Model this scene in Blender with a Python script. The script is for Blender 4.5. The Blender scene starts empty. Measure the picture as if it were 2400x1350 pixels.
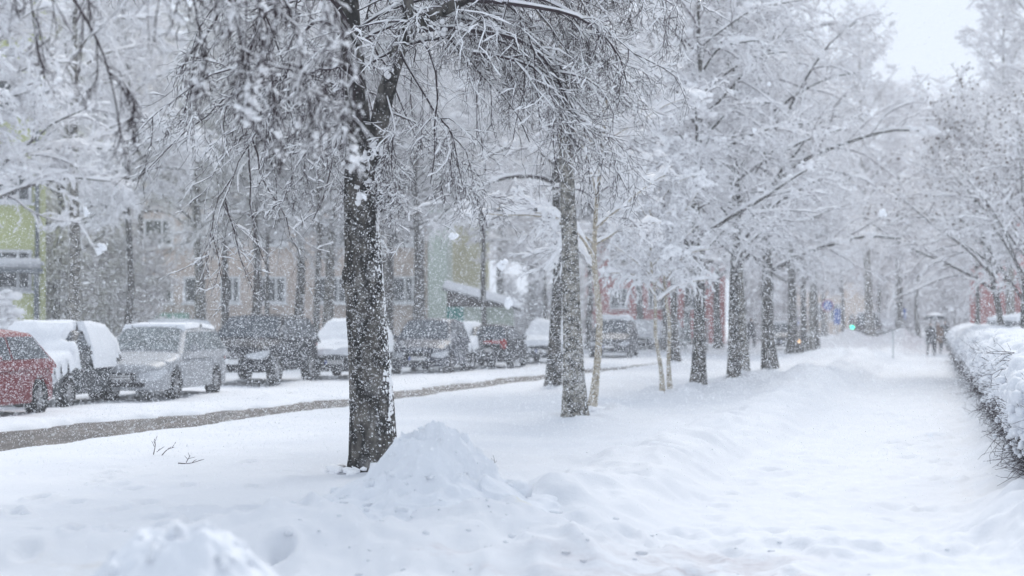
import bpy, bmesh, math, random
import numpy as np
from math import radians, sin, cos, pi, sqrt, atan2

S = bpy.context.scene
COL = S.collection
# ------------------------------------------------------------------ camera
F = 4000.0            # focal length in photograph pixels (2400 wide)
EYE = 1.6             # eye height
HY = 750.0            # horizon row in the photograph
cd = bpy.data.cameras.new('camera')
cam = bpy.data.objects.new('camera', cd); COL.objects.link(cam)
cam.location = (0, 0, EYE); cam.rotation_euler = (radians(90), 0, 0)
cd.sensor_width = 36; cd.lens = 60; cd.shift_y = (HY - 675) / 2400
cd.clip_start = 0.1; cd.clip_end = 4000
cd.dof.use_dof = True; cd.dof.focus_distance = 18.0; cd.dof.aperture_fstop = 1.4
S.camera = cam
# ------------------------------------------------------------------ world: overcast snow sky
w = bpy.data.worlds.new('World'); S.world = w; w.use_nodes = True
nt = w.node_tree; nt.nodes.clear()
out = nt.nodes.new('ShaderNodeOutputWorld'); bg = nt.nodes.new('ShaderNodeBackground')
sky = nt.nodes.new('ShaderNodeTexSky'); sky.sky_type = 'NISHITA'; sky.sun_disc = False
SUN_EL, SUN_AZ = radians(44), radians(14)
sky.sun_elevation = SUN_EL; sky.sun_rotation = SUN_AZ
sky.air_density = 1.0; sky.dust_density = 4.0
hs = nt.nodes.new('ShaderNodeHueSaturation'); hs.inputs['Saturation'].default_value = 0.3
mx = nt.nodes.new('ShaderNodeMix'); mx.data_type = 'RGBA'; mx.inputs[0].default_value = 0.9
mx.inputs[7].default_value = (7.55, 8.5, 9.9, 1)
nt.links.new(sky.outputs[0], hs.inputs['Color']); nt.links.new(hs.outputs[0], mx.inputs[6])
nt.links.new(mx.outputs[2], bg.inputs[0]); bg.inputs[1].default_value = 0.086
nt.links.new(bg.outputs[0], out.inputs[0])
sd = bpy.data.lights.new('sun', 'SUN'); sd.energy = 1.9; sd.angle = radians(28); sd.color = (1, .97, .93)
sun = bpy.data.objects.new('sun', sd); COL.objects.link(sun)
sun.rotation_euler = (radians(90) - SUN_EL, 0, pi - SUN_AZ)
S.view_settings.view_transform = 'Standard'; S.view_settings.look = 'None'
S.view_settings.exposure = 0.26; S.view_settings.gamma = 1.0
cy = S.cycles
cy.max_bounces = 10; cy.diffuse_bounces = 8; cy.glossy_bounces = 2; cy.transmission_bounces = 2
cy.volume_bounces = 4; cy.transparent_max_bounces = 4; cy.caustics_reflective = False; cy.caustics_refractive = False
cy.use_denoising = True
# ------------------------------------------------------------------ helpers
def at(px, py, z=0.0):
    Y = F * (EYE - z) / (py - HY); return (px - 1200) * Y / F, Y
def pt(px, py, Y):
    return np.array([(px - 1200) * Y / F, Y, EYE + (HY - py) * Y / F])

def vnoise(x, y, seed=0):
    x = np.asarray(x, float); y = np.asarray(y, float)
    ix = np.floor(x); iy = np.floor(y); fx = x - ix; fy = y - iy
    fx = fx * fx * (3 - 2 * fx); fy = fy * fy * (3 - 2 * fy)
    def h(a, b):
        v = np.sin(a * 127.1 + b * 311.7 + seed * 74.7) * 43758.5453
        return v - np.floor(v)
    return (h(ix, iy) * (1 - fx) + h(ix + 1, iy) * fx) * (1 - fy) + (h(ix, iy + 1) * (1 - fx) + h(ix + 1, iy + 1) * fx) * fy
def fbm(x, y, octv=3, seed=0):
    a, t, n = 1.0, 0.0, 0.0
    for i in range(octv):
        t = t + a * (vnoise(x * 2 ** i, y * 2 ** i, seed + i * 7) - 0.5); n += a; a *= 0.5
    return t / n * 2
def sstep(a, b, x):
    t = np.clip((x - a) / (b - a), 0, 1); return t * t * (3 - 2 * t)

def mesh_np(name, V, quads=None, tris=None, mats=(), smooth=True, midx=None):
    me = bpy.data.meshes.new(name)
    V = np.asarray(V, np.float32).reshape(-1, 3)
    parts = []; sizes = []
    if quads is not None and len(quads):
        q = np.asarray(quads, np.int32).reshape(-1, 4); parts.append(q.ravel()); sizes.append(np.full(len(q), 4, np.int32))
    if tris is not None and len(tris):
        q = np.asarray(tris, np.int32).reshape(-1, 3); parts.append(q.ravel()); sizes.append(np.full(len(q), 3, np.int32))
    loops = np.concatenate(parts); sizes = np.concatenate(sizes)
    starts = np.concatenate(([0], np.cumsum(sizes)[:-1])).astype(np.int32)
    me.vertices.add(len(V)); me.vertices.foreach_set('co', V.ravel())
    me.loops.add(len(loops)); me.loops.foreach_set('vertex_index', loops)
    me.polygons.add(len(sizes)); me.polygons.foreach_set('loop_start', starts)
    try: me.polygons.foreach_set('loop_total', sizes)
    except Exception: pass
    me.polygons.foreach_set('use_smooth', np.full(len(sizes), smooth))
    for m in mats: me.materials.append(m)
    me.update(calc_edges=True); me.validate()
    return me
def link(name, me, parent=None, loc=(0, 0, 0), rz=0.0):
    o = bpy.data.objects.new(name, me); COL.objects.link(o)
    o.location = loc; o.rotation_euler = (0, 0, rz)
    if parent is not None: o.parent = parent
    return o
def tag(o, label, cat, group=None, kind=None):
    o['label'] = label; o['category'] = cat
    if group: o['group'] = group
    if kind: o['kind'] = kind
    return o
def thing(name, label, cat, loc=(0, 0, 0), rz=0.0, group=None):
    o = bpy.data.objects.new(name, None); COL.objects.link(o); o.empty_display_size = .2
    o.location = loc; o.rotation_euler = (0, 0, rz)
    return tag(o, label, cat, group)
def copy_tree(root, loc, rot, scale=1.0, label=None, group=None):
    kids = list(root.children)
    r = root.copy(); COL.objects.link(r); r.location = loc; r.rotation_euler = rot
    r.scale = (scale, scale, scale) if not hasattr(scale, '__len__') else scale
    if label: r['label'] = label
    if group: r['group'] = group
    for ch in kids:
        c = ch.copy(); COL.objects.link(c); c.parent = r
        for g in ch.children:
            d = g.copy(); COL.objects.link(d); d.parent = c
    return r

class MB:
    """collects pieces into one mesh"""
    def __init__(s): s.V = []; s.Q = []; s.T = []; s.n = 0
    def add(s, V, Q=None, T=None):
        V = np.asarray(V, float).reshape(-1, 3)
        if Q is not None and len(Q): s.Q.append(np.asarray(Q, np.int64).reshape(-1, 4) + s.n)
        if T is not None and len(T): s.T.append(np.asarray(T, np.int64).reshape(-1, 3) + s.n)
        s.V.append(V); s.n += len(V)
    def box(s, c, d, bev=0.0):
        x, y, z = c; a, b, e = d[0] / 2, d[1] / 2, d[2] / 2
        if bev <= 0:
            V = [(x + i * a, y + j * b, z + k * e) for k in (-1, 1) for j in (-1, 1) for i in (-1, 1)]
            s.add(V, [(0, 2, 3, 1), (4, 5, 7, 6), (0, 1, 5, 4), (2, 6, 7, 3), (0, 4, 6, 2), (1, 3, 7, 5)])
        else:
            bm = bmesh.new(); bmesh.ops.create_cube(bm, size=1)
            for v in bm.verts: v.co = (v.co.x * d[0], v.co.y * d[1], v.co.z * d[2])
            bmesh.ops.bevel(bm, geom=bm.edges[:], offset=bev, segments=2, affect='EDGES')
            bm.verts.index_update()
            V = [(v.co.x + x, v.co.y + y, v.co.z + z) for v in bm.verts]
            Q = [[v.index for v in f.verts] for f in bm.faces if len(f.verts) == 4]
            T = [[v.index for v in f.verts] for f in bm.faces if len(f.verts) == 3]
            s.add(V, Q, T); bm.free()
    def grid(s, P, closed=False):
        P = np.asarray(P, float); n, m = P.shape[:2]
        i = np.arange(n - 1)[:, None]; j = np.arange(m if closed else m - 1)[None, :]; j2 = (j + 1) % m
        s.add(P.reshape(-1, 3), np.stack([i * m + j, i * m + j2, (i + 1) * m + j2, (i + 1) * m + j], -1).reshape(-1, 4))
    def tubes(s, pts, rad, sides=4, cap=False):
        """pts (N,n,3), rad (N,n)"""
        pts = np.asarray(pts, float); rad = np.asarray(rad, float)
        N, n = pts.shape[:2]
        if N == 0: return
        t = np.empty_like(pts); t[:, 1:-1] = pts[:, 2:] - pts[:, :-2]; t[:, 0] = pts[:, 1] - pts[:, 0]; t[:, -1] = pts[:, -1] - pts[:, -2]
        t /= np.linalg.norm(t, axis=2, keepdims=True) + 1e-9
        ref = np.zeros_like(t); ref[..., 1] = 1.0; bad = np.abs(t[..., 1]) > .92; ref[bad] = (1, 0, 0)
        a = np.cross(t, ref); a /= np.linalg.norm(a, axis=2, keepdims=True) + 1e-9
        b = np.cross(t, a)
        ang = np.arange(sides) * 2 * pi / sides
        ca = np.cos(ang)[None, None, :, None]; sa = np.sin(ang)[None, None, :, None]
        V = pts[:, :, None, :] + rad[:, :, None, None] * (a[:, :, None, :] * ca + b[:, :, None, :] * sa)
        idx = np.arange(N * n * sides).reshape(N, n, sides); nx = np.roll(idx, -1, 2)
        Q = np.stack([idx[:, :-1], nx[:, :-1], nx[:, 1:], idx[:, 1:]], -1).reshape(-1, 4)
        s.add(V.reshape(-1, 3), Q)
    def tube(s, pts, rad, sides=8):
        pts = np.asarray(pts, float)[None]; rad = np.broadcast_to(np.asarray(rad, float), (pts.shape[1],))[None]
        s.tubes(pts, rad, sides)
    def cyl(s, p0, p1, r, sides=12, r2=None):
        p0 = np.array(p0, float); p1 = np.array(p1, float); r2 = r if r2 is None else r2
        e = (p1 - p0) * 1e-4
        s.tubes([[p0, p0 + e, p1 - e, p1]], [[1e-4, r, r2, 1e-4]], sides)
    def blobs(s, C, R, rng, jit=.22):
        """little irregular lumps: C (N,3), R (N,3)"""
        N = len(C)
        if N == 0: return
        V = ICO_V[None] * (1 + rng.uniform(-jit, jit, (N, len(ICO_V), 1)))
        V = V * R[:, None, :] + C[:, None, :]
        T = ICO_T[None] + (np.arange(N) * len(ICO_V))[:, None, None]
        s.add(V.reshape(-1, 3), None, T.reshape(-1, 3))
    def poly(s, pts, thick_vec):
        """prism of a convex outline"""
        P = np.asarray(pts, float); k = len(P); tv = np.asarray(thick_vec, float)
        c0 = P.mean(0); V = np.vstack([P, P + tv, [c0], [c0 + tv]])
        T = []; Q = []
        for i in range(k):
            j = (i + 1) % k
            Q.append((i, j, k + j, k + i)); T.append((2 * k, j, i)); T.append((2 * k + 1, k + i, k + j))
        s.add(V, Q, T)
    def xf(s, M):
        M = np.array(M)
        s.V = [v @ M[:3, :3].T + M[:3, 3] for v in s.V]; return s
    def mesh(s, name, mat, smooth=True):
        V = np.concatenate(s.V); Q = np.concatenate(s.Q) if s.Q else None; T = np.concatenate(s.T) if s.T else None
        return mesh_np(name, V, Q, T, [mat] if mat else [], smooth)
    def obj(s, name, mat, parent=None, smooth=True, loc=(0, 0, 0), rz=0.0):
        return link(name, s.mesh(name, mat, smooth), parent, loc, rz)
_bm = bmesh.new(); bmesh.ops.create_icosphere(_bm, subdivisions=1, radius=1.0); _bm.verts.index_update()
ICO_V = np.array([v.co[:] for v in _bm.verts]); ICO_T = np.array([[v.index for v in f.verts] for f in _bm.faces]); _bm.free()

# ------------------------------------------------------------------ materials
def mat(name, col, rough=.8, var=0.0, vscale=5.0, bump=0.0, bscale=20.0, metal=0.0, spec=.3, col2=None, thr=None, stretch=None, coat=0.0):
    m = bpy.data.materials.new(name); m.use_nodes = True
    t = m.node_tree; b = t.nodes['Principled BSDF']
    b.inputs['Roughness'].default_value = rough; b.inputs['Metallic'].default_value = metal
    b.inputs['Specular IOR Level'].default_value = spec
    if coat: b.inputs['Coat Weight'].default_value = coat; b.inputs['Coat Roughness'].default_value = .08
    b.inputs['Base Color'].default_value = (*col, 1)
    if var or col2 is not None or bump:
        tc = t.nodes.new('ShaderNodeTexCoord'); mp = t.nodes.new('ShaderNodeMapping')
        if stretch: mp.inputs['Scale'].default_value = stretch
        t.links.new(tc.outputs['Object'], mp.inputs[0])
    if var or col2 is not None:
        n = t.nodes.new('ShaderNodeTexNoise'); n.inputs['Scale'].default_value = vscale; n.inputs['Detail'].default_value = 6
        n.inputs['Roughness'].default_value = .65
        t.links.new(mp.outputs[0], n.inputs['Vector'])
        r = t.nodes.new('ShaderNodeValToRGB'); lo, hi = thr if thr else (.3, .7)
        r.color_ramp.elements[0].position = lo; r.color_ramp.elements[1].position = hi
        c2 = col2 if col2 is not None else tuple(min(1, c * (1 + var)) for c in col)
        c1 = col if col2 is not None else tuple(c * (1 - var) for c in col)
        r.color_ramp.elements[0].color = (*c1, 1); r.color_ramp.elements[1].color = (*c2, 1)
        t.links.new(n.outputs[0], r.inputs[0]); t.links.new(r.outputs[0], b.inputs['Base Color'])
    if bump:
        n2 = t.nodes.new('ShaderNodeTexNoise'); n2.inputs['Scale'].default_value = bscale; n2.inputs['Detail'].default_value = 5
        t.links.new(mp.outputs[0], n2.inputs['Vector'])
        bp = t.nodes.new('ShaderNodeBump'); bp.inputs['Strength'].default_value = bump; bp.inputs['Distance'].default_value = .02
        t.links.new(n2.outputs[0], bp.inputs['Height']); t.links.new(bp.outputs[0], b.inputs['Normal'])
    return m
def glow(name, col, strength):
    m = bpy.data.materials.new(name); m.use_nodes = True; b = m.node_tree.nodes['Principled BSDF']
    b.inputs['Base Color'].default_value = (*col, 1); b.inputs['Emission Color'].default_value = (*col, 1)
    b.inputs['Emission Strength'].default_value = strength; return m

SNOW = (.86, .88, .92)
M_snow = mat('snow', SNOW, .75, spec=.15)
M_twigsnow = mat('snow_on_twigs', (.95, .95, .96), .8, spec=.1)
M_flake = mat('snowflake', (.95, .96, .98), .7, spec=.1)
M_bark = mat('bark_dark', (.014, .013, .012), .95, vscale=6, col2=(.20, .185, .165), thr=(.44, .70), bump=1.0, bscale=22, stretch=(1, 1, .55), spec=.1)
M_bark_b = mat('bark_birch', (.045, .043, .038), .95, vscale=8, col2=(.36, .34, .30), thr=(.40, .62), bump=.7, bscale=20, stretch=(1, 1, 1.6), spec=.1)
M_bark_d = mat('bark_far_dark', (.022, .022, .02), .95, vscale=7, col2=(.22, .20, .175), thr=(.42, .72), bump=.8, bscale=14, stretch=(1, 1, .5), spec=.1)
M_bark_s = mat('bark_sapling', (.16, .13, .09), .9, vscale=12, col2=(.50, .44, .34), thr=(.35, .55), spec=.1, stretch=(1, 1, 1.5))
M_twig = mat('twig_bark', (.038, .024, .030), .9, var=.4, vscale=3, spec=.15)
M_twig_bg = mat('twig_bark_hazed', (.105, .076, .092), .9, var=.4, vscale=2, spec=.1)  # lighter than near twigs: haze over the distance is put into the colour
M_leaf = mat('dead_leaf', (.10, .055, .035), .9, var=.4, vscale=4, spec=.1)

def snow_ground_mat():
    m = bpy.data.materials.new('snow_ground'); m.use_nodes = True; t = m.node_tree; b = t.nodes['Principled BSDF']
    b.inputs['Roughness'].default_value = .75; b.inputs['Specular IOR Level'].default_value = .12
    tc = t.nodes.new('ShaderNodeTexCoord')
    def noise(scale, det=6, rough=.6, sc=None):
        mp = t.nodes.new('ShaderNodeMapping')
        if sc: mp.inputs['Scale'].default_value = sc
        t.links.new(tc.outputs['Object'], mp.inputs[0])
        n = t.nodes.new('ShaderNodeTexNoise'); n.inputs['Scale'].default_value = scale; n.inputs['Detail'].default_value = det
        n.inputs['Roughness'].default_value = rough
        t.links.new(mp.outputs[0], n.inputs['Vector']); return n
    def ramp(src, p0, p1, v0=0, v1=1):
        r = t.nodes.new('ShaderNodeMapRange'); r.inputs[1].default_value = p0; r.inputs[2].default_value = p1
        r.inputs[3].default_value = v0; r.inputs[4].default_value = v1; r.interpolation_type = 'SMOOTHSTEP'
        t.links.new(src, r.inputs[0]); return r.outputs[0]
    def spot(x, y, r):
        d = t.nodes.new('ShaderNodeVectorMath'); d.operation = 'DISTANCE'; d.inputs[1].default_value = (x, y, 0)
        mul = t.nodes.new('ShaderNodeVectorMath'); mul.operation = 'MULTIPLY'; mul.inputs[1].default_value = (1, 1, 0)
        t.links.new(tc.outputs['Object'], mul.inputs[0]); t.links.new(mul.outputs[0], d.inputs[0])
        return ramp(d.outputs['Value'], r, 0)
    def mul(a, b_):
        k = t.nodes.new('ShaderNodeMath'); k.operation = 'MULTIPLY'; t.links.new(a, k.inputs[0]); t.links.new(b_, k.inputs[1]); return k.outputs[0]
    def mixc(fac, c1, c2):
        k = t.nodes.new('ShaderNodeMix'); k.data_type = 'RGBA'; t.links.new(fac, k.inputs[0])
        if isinstance(c1, tuple): k.inputs[6].default_value = c1
        else: t.links.new(c1, k.inputs[6])
        k.inputs[7].default_value = c2; return k.outputs[2]
    base = mixc(ramp(noise(.7, 4).outputs[0], .35, .7), (.76, .775, .805, 1), (.72, .74, .78, 1))
    nd = noise(3.2, 8, .75, (.5, 1.2, 1)).outputs[0]
    x1, y1 = at(1640, 1290); base = mixc(mul(spot(x1, y1, 1.5), ramp(nd, .42, .70)), base, (.42, .37, .38, 1))
    x2, y2 = at(1060, 1292); base = mixc(mul(spot(x2, y2, .6), ramp(nd, .50, .75)), base, (.5, .42, .42, 1))
    x3, y3 = at(120, 1310); base = mixc(mul(spot(x3, y3, .9), ramp(nd, .48, .8)), base, (.6, .54, .48, 1))
    ny = noise(9, 5).outputs[0]
    x4, y4 = at(1238, 1226); base = mixc(mul(spot(x4, y4, .17), ramp(ny, .45, .6)), base, (.72, .66, .34, 1))
    t.links.new(base, b.inputs['Base Color'])
    nb = noise(14, 8, .7); bp = t.nodes.new('ShaderNodeBump'); bp.inputs['Strength'].default_value = .35; bp.inputs['Distance'].default_value = .03
    t.links.new(nb.outputs[0], bp.inputs['Height']); t.links.new(bp.outputs[0], b.inputs['Normal'])
    return m
M_ground = snow_ground_mat()
M_road = mat('wet_road', (.045, .038, .035), .65, vscale=2.2, col2=(.22, .195, .18), thr=(.40, .78), bump=.5, bscale=25, stretch=(1.6, .35, 1), spec=.4)

# ------------------------------------------------------------------ terrain
TH = radians(15.5); CT, ST = cos(TH), sin(TH)
PA = radians(14.6); PC, PS = cos(PA), sin(PA)
def st(X, Y): return X * CT - Y * ST, X * ST + Y * CT
def from_st(s, t): return s * CT + t * ST, -s * ST + t * CT
def pathq(X, Y): return (X - 8.1) * PC - (Y - 35.6) * PS
_r = np.random.RandomState(5)
DENTS = []
BASES = [at(*p) for p in [(1348, 985), (1301, 911), (1394, 965), (1552, 928), (1572, 926), (1634, 912), (1722, 898), (1744, 895), (1800, 875), (1857, 832)]]
for k in range(46):
    px, py = _r.uniform(20, 720), _r.uniform(1090, 1290)
    x, y = at(px, py); DENTS.append((x, y, _r.uniform(.05, .11), _r.uniform(.03, .09)))
for k in range(30):
    px, py = _r.uniform(1250, 1900), _r.uniform(1060, 1300)
    x, y = at(px, py); DENTS.append((x, y, _r.uniform(.06, .16), _r.uniform(.02, .06)))
for k in range(40):
    yy = _r.uniform(12, 45); q = _r.uniform(-1.0, 1.0)
    x = 8.1 + (yy - 35.6) * PS / PC + q / PC; DENTS.append((x, yy, _r.uniform(.09, .16), _r.uniform(.03, .07)))
BUMPS = [  # snow heaps: px, py(base), width px, depth m, height m
    (1300, 1190, .55, .5, .12), (700, 1250, .5, .4, .12), (560, 1200, .6, .5, .06),
    (1870, 905, 1.0, 5.0, .30), (1760, 918, 1.3, 2.0, .16), (1965, 850, 1.4, 7.0, .42), (1905, 870, 1.2, 3.0, .25),
    (2350, 1180, .25, .9, .12), (2400, 1230, .3, 1.0, .12), (2310, 1060, .3, 1.2, .08), (1985, 812, 2.0, 5.0, .80), (2122, 812, 1.5, 5.0, .75)]
def H(X, Y):
    X = np.asarray(X, float); Y = np.asarray(Y, float)
    s, t = st(X, Y); q = pathq(X, Y)
    near = 1 - sstep(60, 140, Y)
    z = .075 * fbm(X / 2.4, Y / 2.4, 3, 1) * near + .032 * fbm(X / .6, Y / .6, 3, 9) * near
    # trodden path beside the hedge and the crossing path in front
    edge = .25 * fbm(X / 1.7, Y / 1.7, 2, 4)
    pm = 1 - sstep(1.15, 1.75, np.abs(q) + edge)
    pm = pm * sstep(8, 12, Y + 6)
    cm = 1 - sstep(11.6, 12.5, Y - .03 * X + .5 * edge)
    low = np.maximum(pm, cm)
    z = z * (1 - .75 * low) - .17 * low
    # ploughed ridges and clods
    bank = np.exp(-((q + 2.15) / .55) ** 2) * (.17 + .16 * fbm(X / 1.1, Y / 1.1, 2, 14)) * sstep(10, 16, Y)
    z += bank * (1 - cm)
    z += np.exp(-((q - 1.95) / .45) ** 2) * (.10 + .08 * fbm(X / .9, Y / .9, 2, 15))
    clod = np.exp(-((Y - .03 * X - 12.9) / .75) ** 2)
    cl = np.maximum(fbm(X / .30, Y / .30, 3, 21), -.15)
    z += clod * (.05 + .13 * cl) * (.3 + .7 * sstep(-3.2, -1.2, X))
    roughm = np.clip(np.exp(-((q + 2.0) / 1.3) ** 2) + np.exp(-((q - 1.9) / .6) ** 2), 0, 1) * (1 - pm) * near
    z += roughm * .11 * fbm(X / .35, Y / .35, 3, 23)
    z += low * near * (.045 * fbm(q / .32, Y / 1.1, 3, 26) + .022 * fbm(X / .13, Y / .2, 2, 27))
    for (px, py, wx, wy, h) in BUMPS:
        bx, by = at(px, py)
        z += h * np.exp(-((X - bx) / wx) ** 2 - ((Y - by) / wy) ** 2) * (1 + .5 * fbm(X / .4, Y / .4, 2, 33))
    for (dx, dy, r, d) in DENTS:
        m = (np.abs(X - dx) < 3 * r) & (np.abs(Y - dy) < 6 * r)
        if m.any():
            rr = ((X[m] - dx) / r) ** 2 + ((Y[m] - dy) / (1.5 * r)) ** 2
            z[m] += -d * np.exp(-rr * 1.2) + .45 * d * np.exp(-(np.sqrt(rr) - 1.5) ** 2 * 3)
    for (dx, dy) in BASES:
        rr = np.sqrt((X - dx) ** 2 + (Y - dy) ** 2)
        z += .10 * np.exp(-((rr - .42) / .26) ** 2) * (1 + .9 * fbm(X / .3, Y / .3, 2, 61)) + .03 * np.exp(-(rr / .2) ** 2)
    # road: a dip between the lawn edge and the slush in front of the cars
    n1 = .16 * fbm(t / .9, s / 3, 3, 41) + .07 * fbm(t / .22, s, 2, 43)
    n2 = .45 * fbm(t / 1.6, s / 3, 3, 45) + .18 * fbm(t / .4, s, 2, 46)
    lo_s = -11.55 + n1
    hi_s = -12.75 - 1.0 * (1 - sstep(21, 32, t)) + n2 + 1.1 * sstep(52, 66, t)
    dip = sstep(hi_s - .35, hi_s + .15, s) * (1 - sstep(lo_s - .22, lo_s + .05, s)) * sstep(-5, 5, t + 20)
    z += np.exp(-((s - lo_s - .45) / .5) ** 2) * (.02 + .05 * fbm(t / 1.2, s, 2, 47)) * near
    z = z * (1 - .75 * np.exp(-((s + 11.2) / 1.6) ** 2) )
    z += np.exp(-((s - hi_s + .9) / .45) ** 2) * (.04 + .08 * fbm(t / 1.1, s, 2, 48)) * near
    z = z * (1 - dip) + dip * -.30
    return z
def Hs(x, y): return float(H(np.array([x]), np.array([y]))[0])

def build_ground():
    uu = np.concatenate([np.linspace(-3, -.42, 26)[:-1], np.linspace(-.42, .42, 640), np.linspace(.42, 3, 26)[1:]])
    yy = np.concatenate([np.linspace(-30, 5.0, 12)[:-1], 5.0 * (170 / 5.0) ** np.linspace(0, 1, 800), np.array([200, 260, 350, 500, 800, 1500])])
    Y, U = np.meshgrid(yy, uu, indexing='ij'); X = U * np.maximum(Y, 5.0)
    Z = np.zeros_like(X); sh = X.shape
    Z = H(X.ravel(), Y.ravel()).reshape(sh)
    mb = MB(); mb.grid(np.stack([X, Y, Z], -1)[:, ::-1][::1])
    rg = np.random.RandomState(19); k = 130
    cy_ = np.where(rg.uniform(0, 1, k) < .5, rg.normal(12.6, .7, k), rg.uniform(12, 34, k)); qq = rg.normal(-1.9, .6, k)
    ridge = rg.uniform(0, 1, k) < .72
    cx_ = np.where(ridge, rg.triangular(-4, 0, 4, k), 8.1 + (cy_ - 35.6) * PS / PC + qq / PC); cy_ = np.where(ridge, 12.7 + .03 * cx_ + rg.normal(0, .55, k), cy_)
    sz = rg.gamma(1.6, .007, k) + .006
    mb.blobs(np.stack([cx_, cy_, H(cx_, cy_) - sz * .15], 1), np.stack([sz, sz, sz * .75], 1) * rg.uniform(.7, 1.4, (k, 3)), rg, .3)
    V = np.concatenate(mb.V); Q = mb.Q[0][:, ::-1]
    me = mesh_np('ground', V, Q, np.concatenate(mb.T), [M_ground]); o = link('ground', me); o['kind'] = 'structure'
    # normals up?
    return o
build_ground()
def build_road():
    t = np.linspace(-20, 75, 120); rows = []
    for s in (-15.2, -13.5, -12.2, -10.6):
        x, y = from_st(s, t); rows.append(np.stack([x, y, np.full_like(x, -.045)], -1))
    mb = MB(); mb.grid(np.array(rows)); o = mb.obj('road', M_road); o['kind'] = 'structure'
build_road()

def snow_pile(name, label, px, Y, prof, ex, seed, base=-.25, amp=.13, zoff=0.0):
    """a heaped pile: radial profile (r, h) with lumps"""
    cx = (px - 1200) * Y / F
    nr, na = 110, 260
    r = np.linspace(0, prof[-1][0], nr); a = np.linspace(0, 2 * pi, na, endpoint=False)
    R, A = np.meshgrid(r, a, indexing='ij')
    X = R * np.cos(A) * ex[0]; Yl = R * np.sin(A) * ex[1]
    wob = 1 + .22 * fbm(np.cos(A) * 1.6 + 5, np.sin(A) * 1.6 + seed, 3, seed)
    h = np.interp(R / wob, [p[0] for p in prof], [p[1] for p in prof])
    f = np.clip(h / prof[0][1], 0, 1)
    h = h + amp * fbm(X / .33 + 3, Yl / .33 + 7, 3, seed + 3) * (.35 + f) + .46 * amp * fbm(X / .10, Yl / .10, 3, seed + 5) * (.3 + f)
    bil = 1 - 2 * np.abs(fbm(X / .17, (Yl + h) / .17, 2, seed + 12)); h = h + .38 * amp * bil * (.25 + f)
    # crumbly lateral shift
    X = X + .38 * amp * fbm(X / .2 + 9, h / .15, 2, seed + 8); Yl = Yl + .38 * amp * fbm(Yl / .2, h / .15 + 4, 2, seed + 9)
    h[-1] = base
    P = np.stack([X, Yl, h], -1)
    mb = MB(); mb.grid(P, closed=True)
    rg = np.random.RandomState(seed + 40); k = 90; ii = rg.randint(6, nr - 22, k); jj = rg.randint(0, na, k); sz = rg.gamma(2, .011, k) + .008
    mb.blobs(P[ii, jj] + [0, 0, .0], np.stack([sz, sz, sz * .8], 1) * rg.uniform(.6, 1.5, (k, 3)), rg, .42)
    o = mb.obj(name, M_snow_pile, loc=(cx, Y, zoff)); tag(o, label, 'snow pile')
    return o
M_snow_pile = mat('snow_heaped', (.78, .80, .835), .8, var=.03, vscale=3, bump=.4, bscale=16, spec=.1)
snow_pile('snow_pile', 'tall crumbly heap of shovelled snow in front of the thick dark trunk', 1010, 14.2,
          [(0, .60), (.29, .60), (.36, .50), (.45, .37), (.56, .26), (.74, .15), (1.0, .06), (1.35, -.04), (1.55, -.2)], (1.0, 1.1), 3, amp=.15)
snow_pile('snow_pile', 'blurred near snow heap at the bottom left corner closest to the viewer', 455, 7.2,
          [(0, .69), (.22, .67), (.30, .58), (.42, .46), (.62, .28), (.9, .05), (1.1, -.3)], (1.0, 1.0), 11, amp=.07)

# ------------------------------------------------------------------ trees
def norm(v): return v / (np.linalg.norm(v, axis=-1, keepdims=True) + 1e-9)
def grow(P, D, L, n, grav, jit, rng):
    pts = [P]; D = norm(D)
    for i in range(n):
        D = D + np.array([0, 0, -1.0]) * (np.asarray(grav) * (1.0 / n))[:, None] + rng.normal(0, jit, D.shape)
        D = norm(D); P = P + D * (L / n)[:, None]; pts.append(P)
    return np.stack(pts, 1)
def kids(pts, L, k, u0, u1, ang, rng, flat=0.0, up=0.0):
    N, n1 = pts.shape[:2]
    u = u0 + (u1 - u0) * (np.arange(k)[None] + rng.uniform(0, 1, (N, k))) / k
    f = u * (n1 - 1); i = np.minimum(f.astype(int), n1 - 2); fr = (f - i)[..., None]
    ar = np.arange(N)[:, None]
    P = pts[ar, i] * (1 - fr) + pts[ar, i + 1] * fr; T = norm(pts[ar, i + 1] - pts[ar, i])
    rv = rng.normal(0, 1, T.shape); rv[..., 2] *= (1 - flat)
    pv = norm(rv - T * (rv * T).sum(-1, keepdims=True))
    a = ang * rng.uniform(.7, 1.25, (N, k))[..., None]
    D = T * np.cos(a) + pv * np.sin(a); D[..., 2] += up
    Lp = np.repeat(L[:, None], k, 1)
    return P.reshape(-1, 3), D.reshape(-1, 3), Lp.ravel(), u.ravel()
def taper(r0, n, end=.35): return np.asarray(r0)[:, None] * np.linspace(1, end, n)[None]
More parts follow.
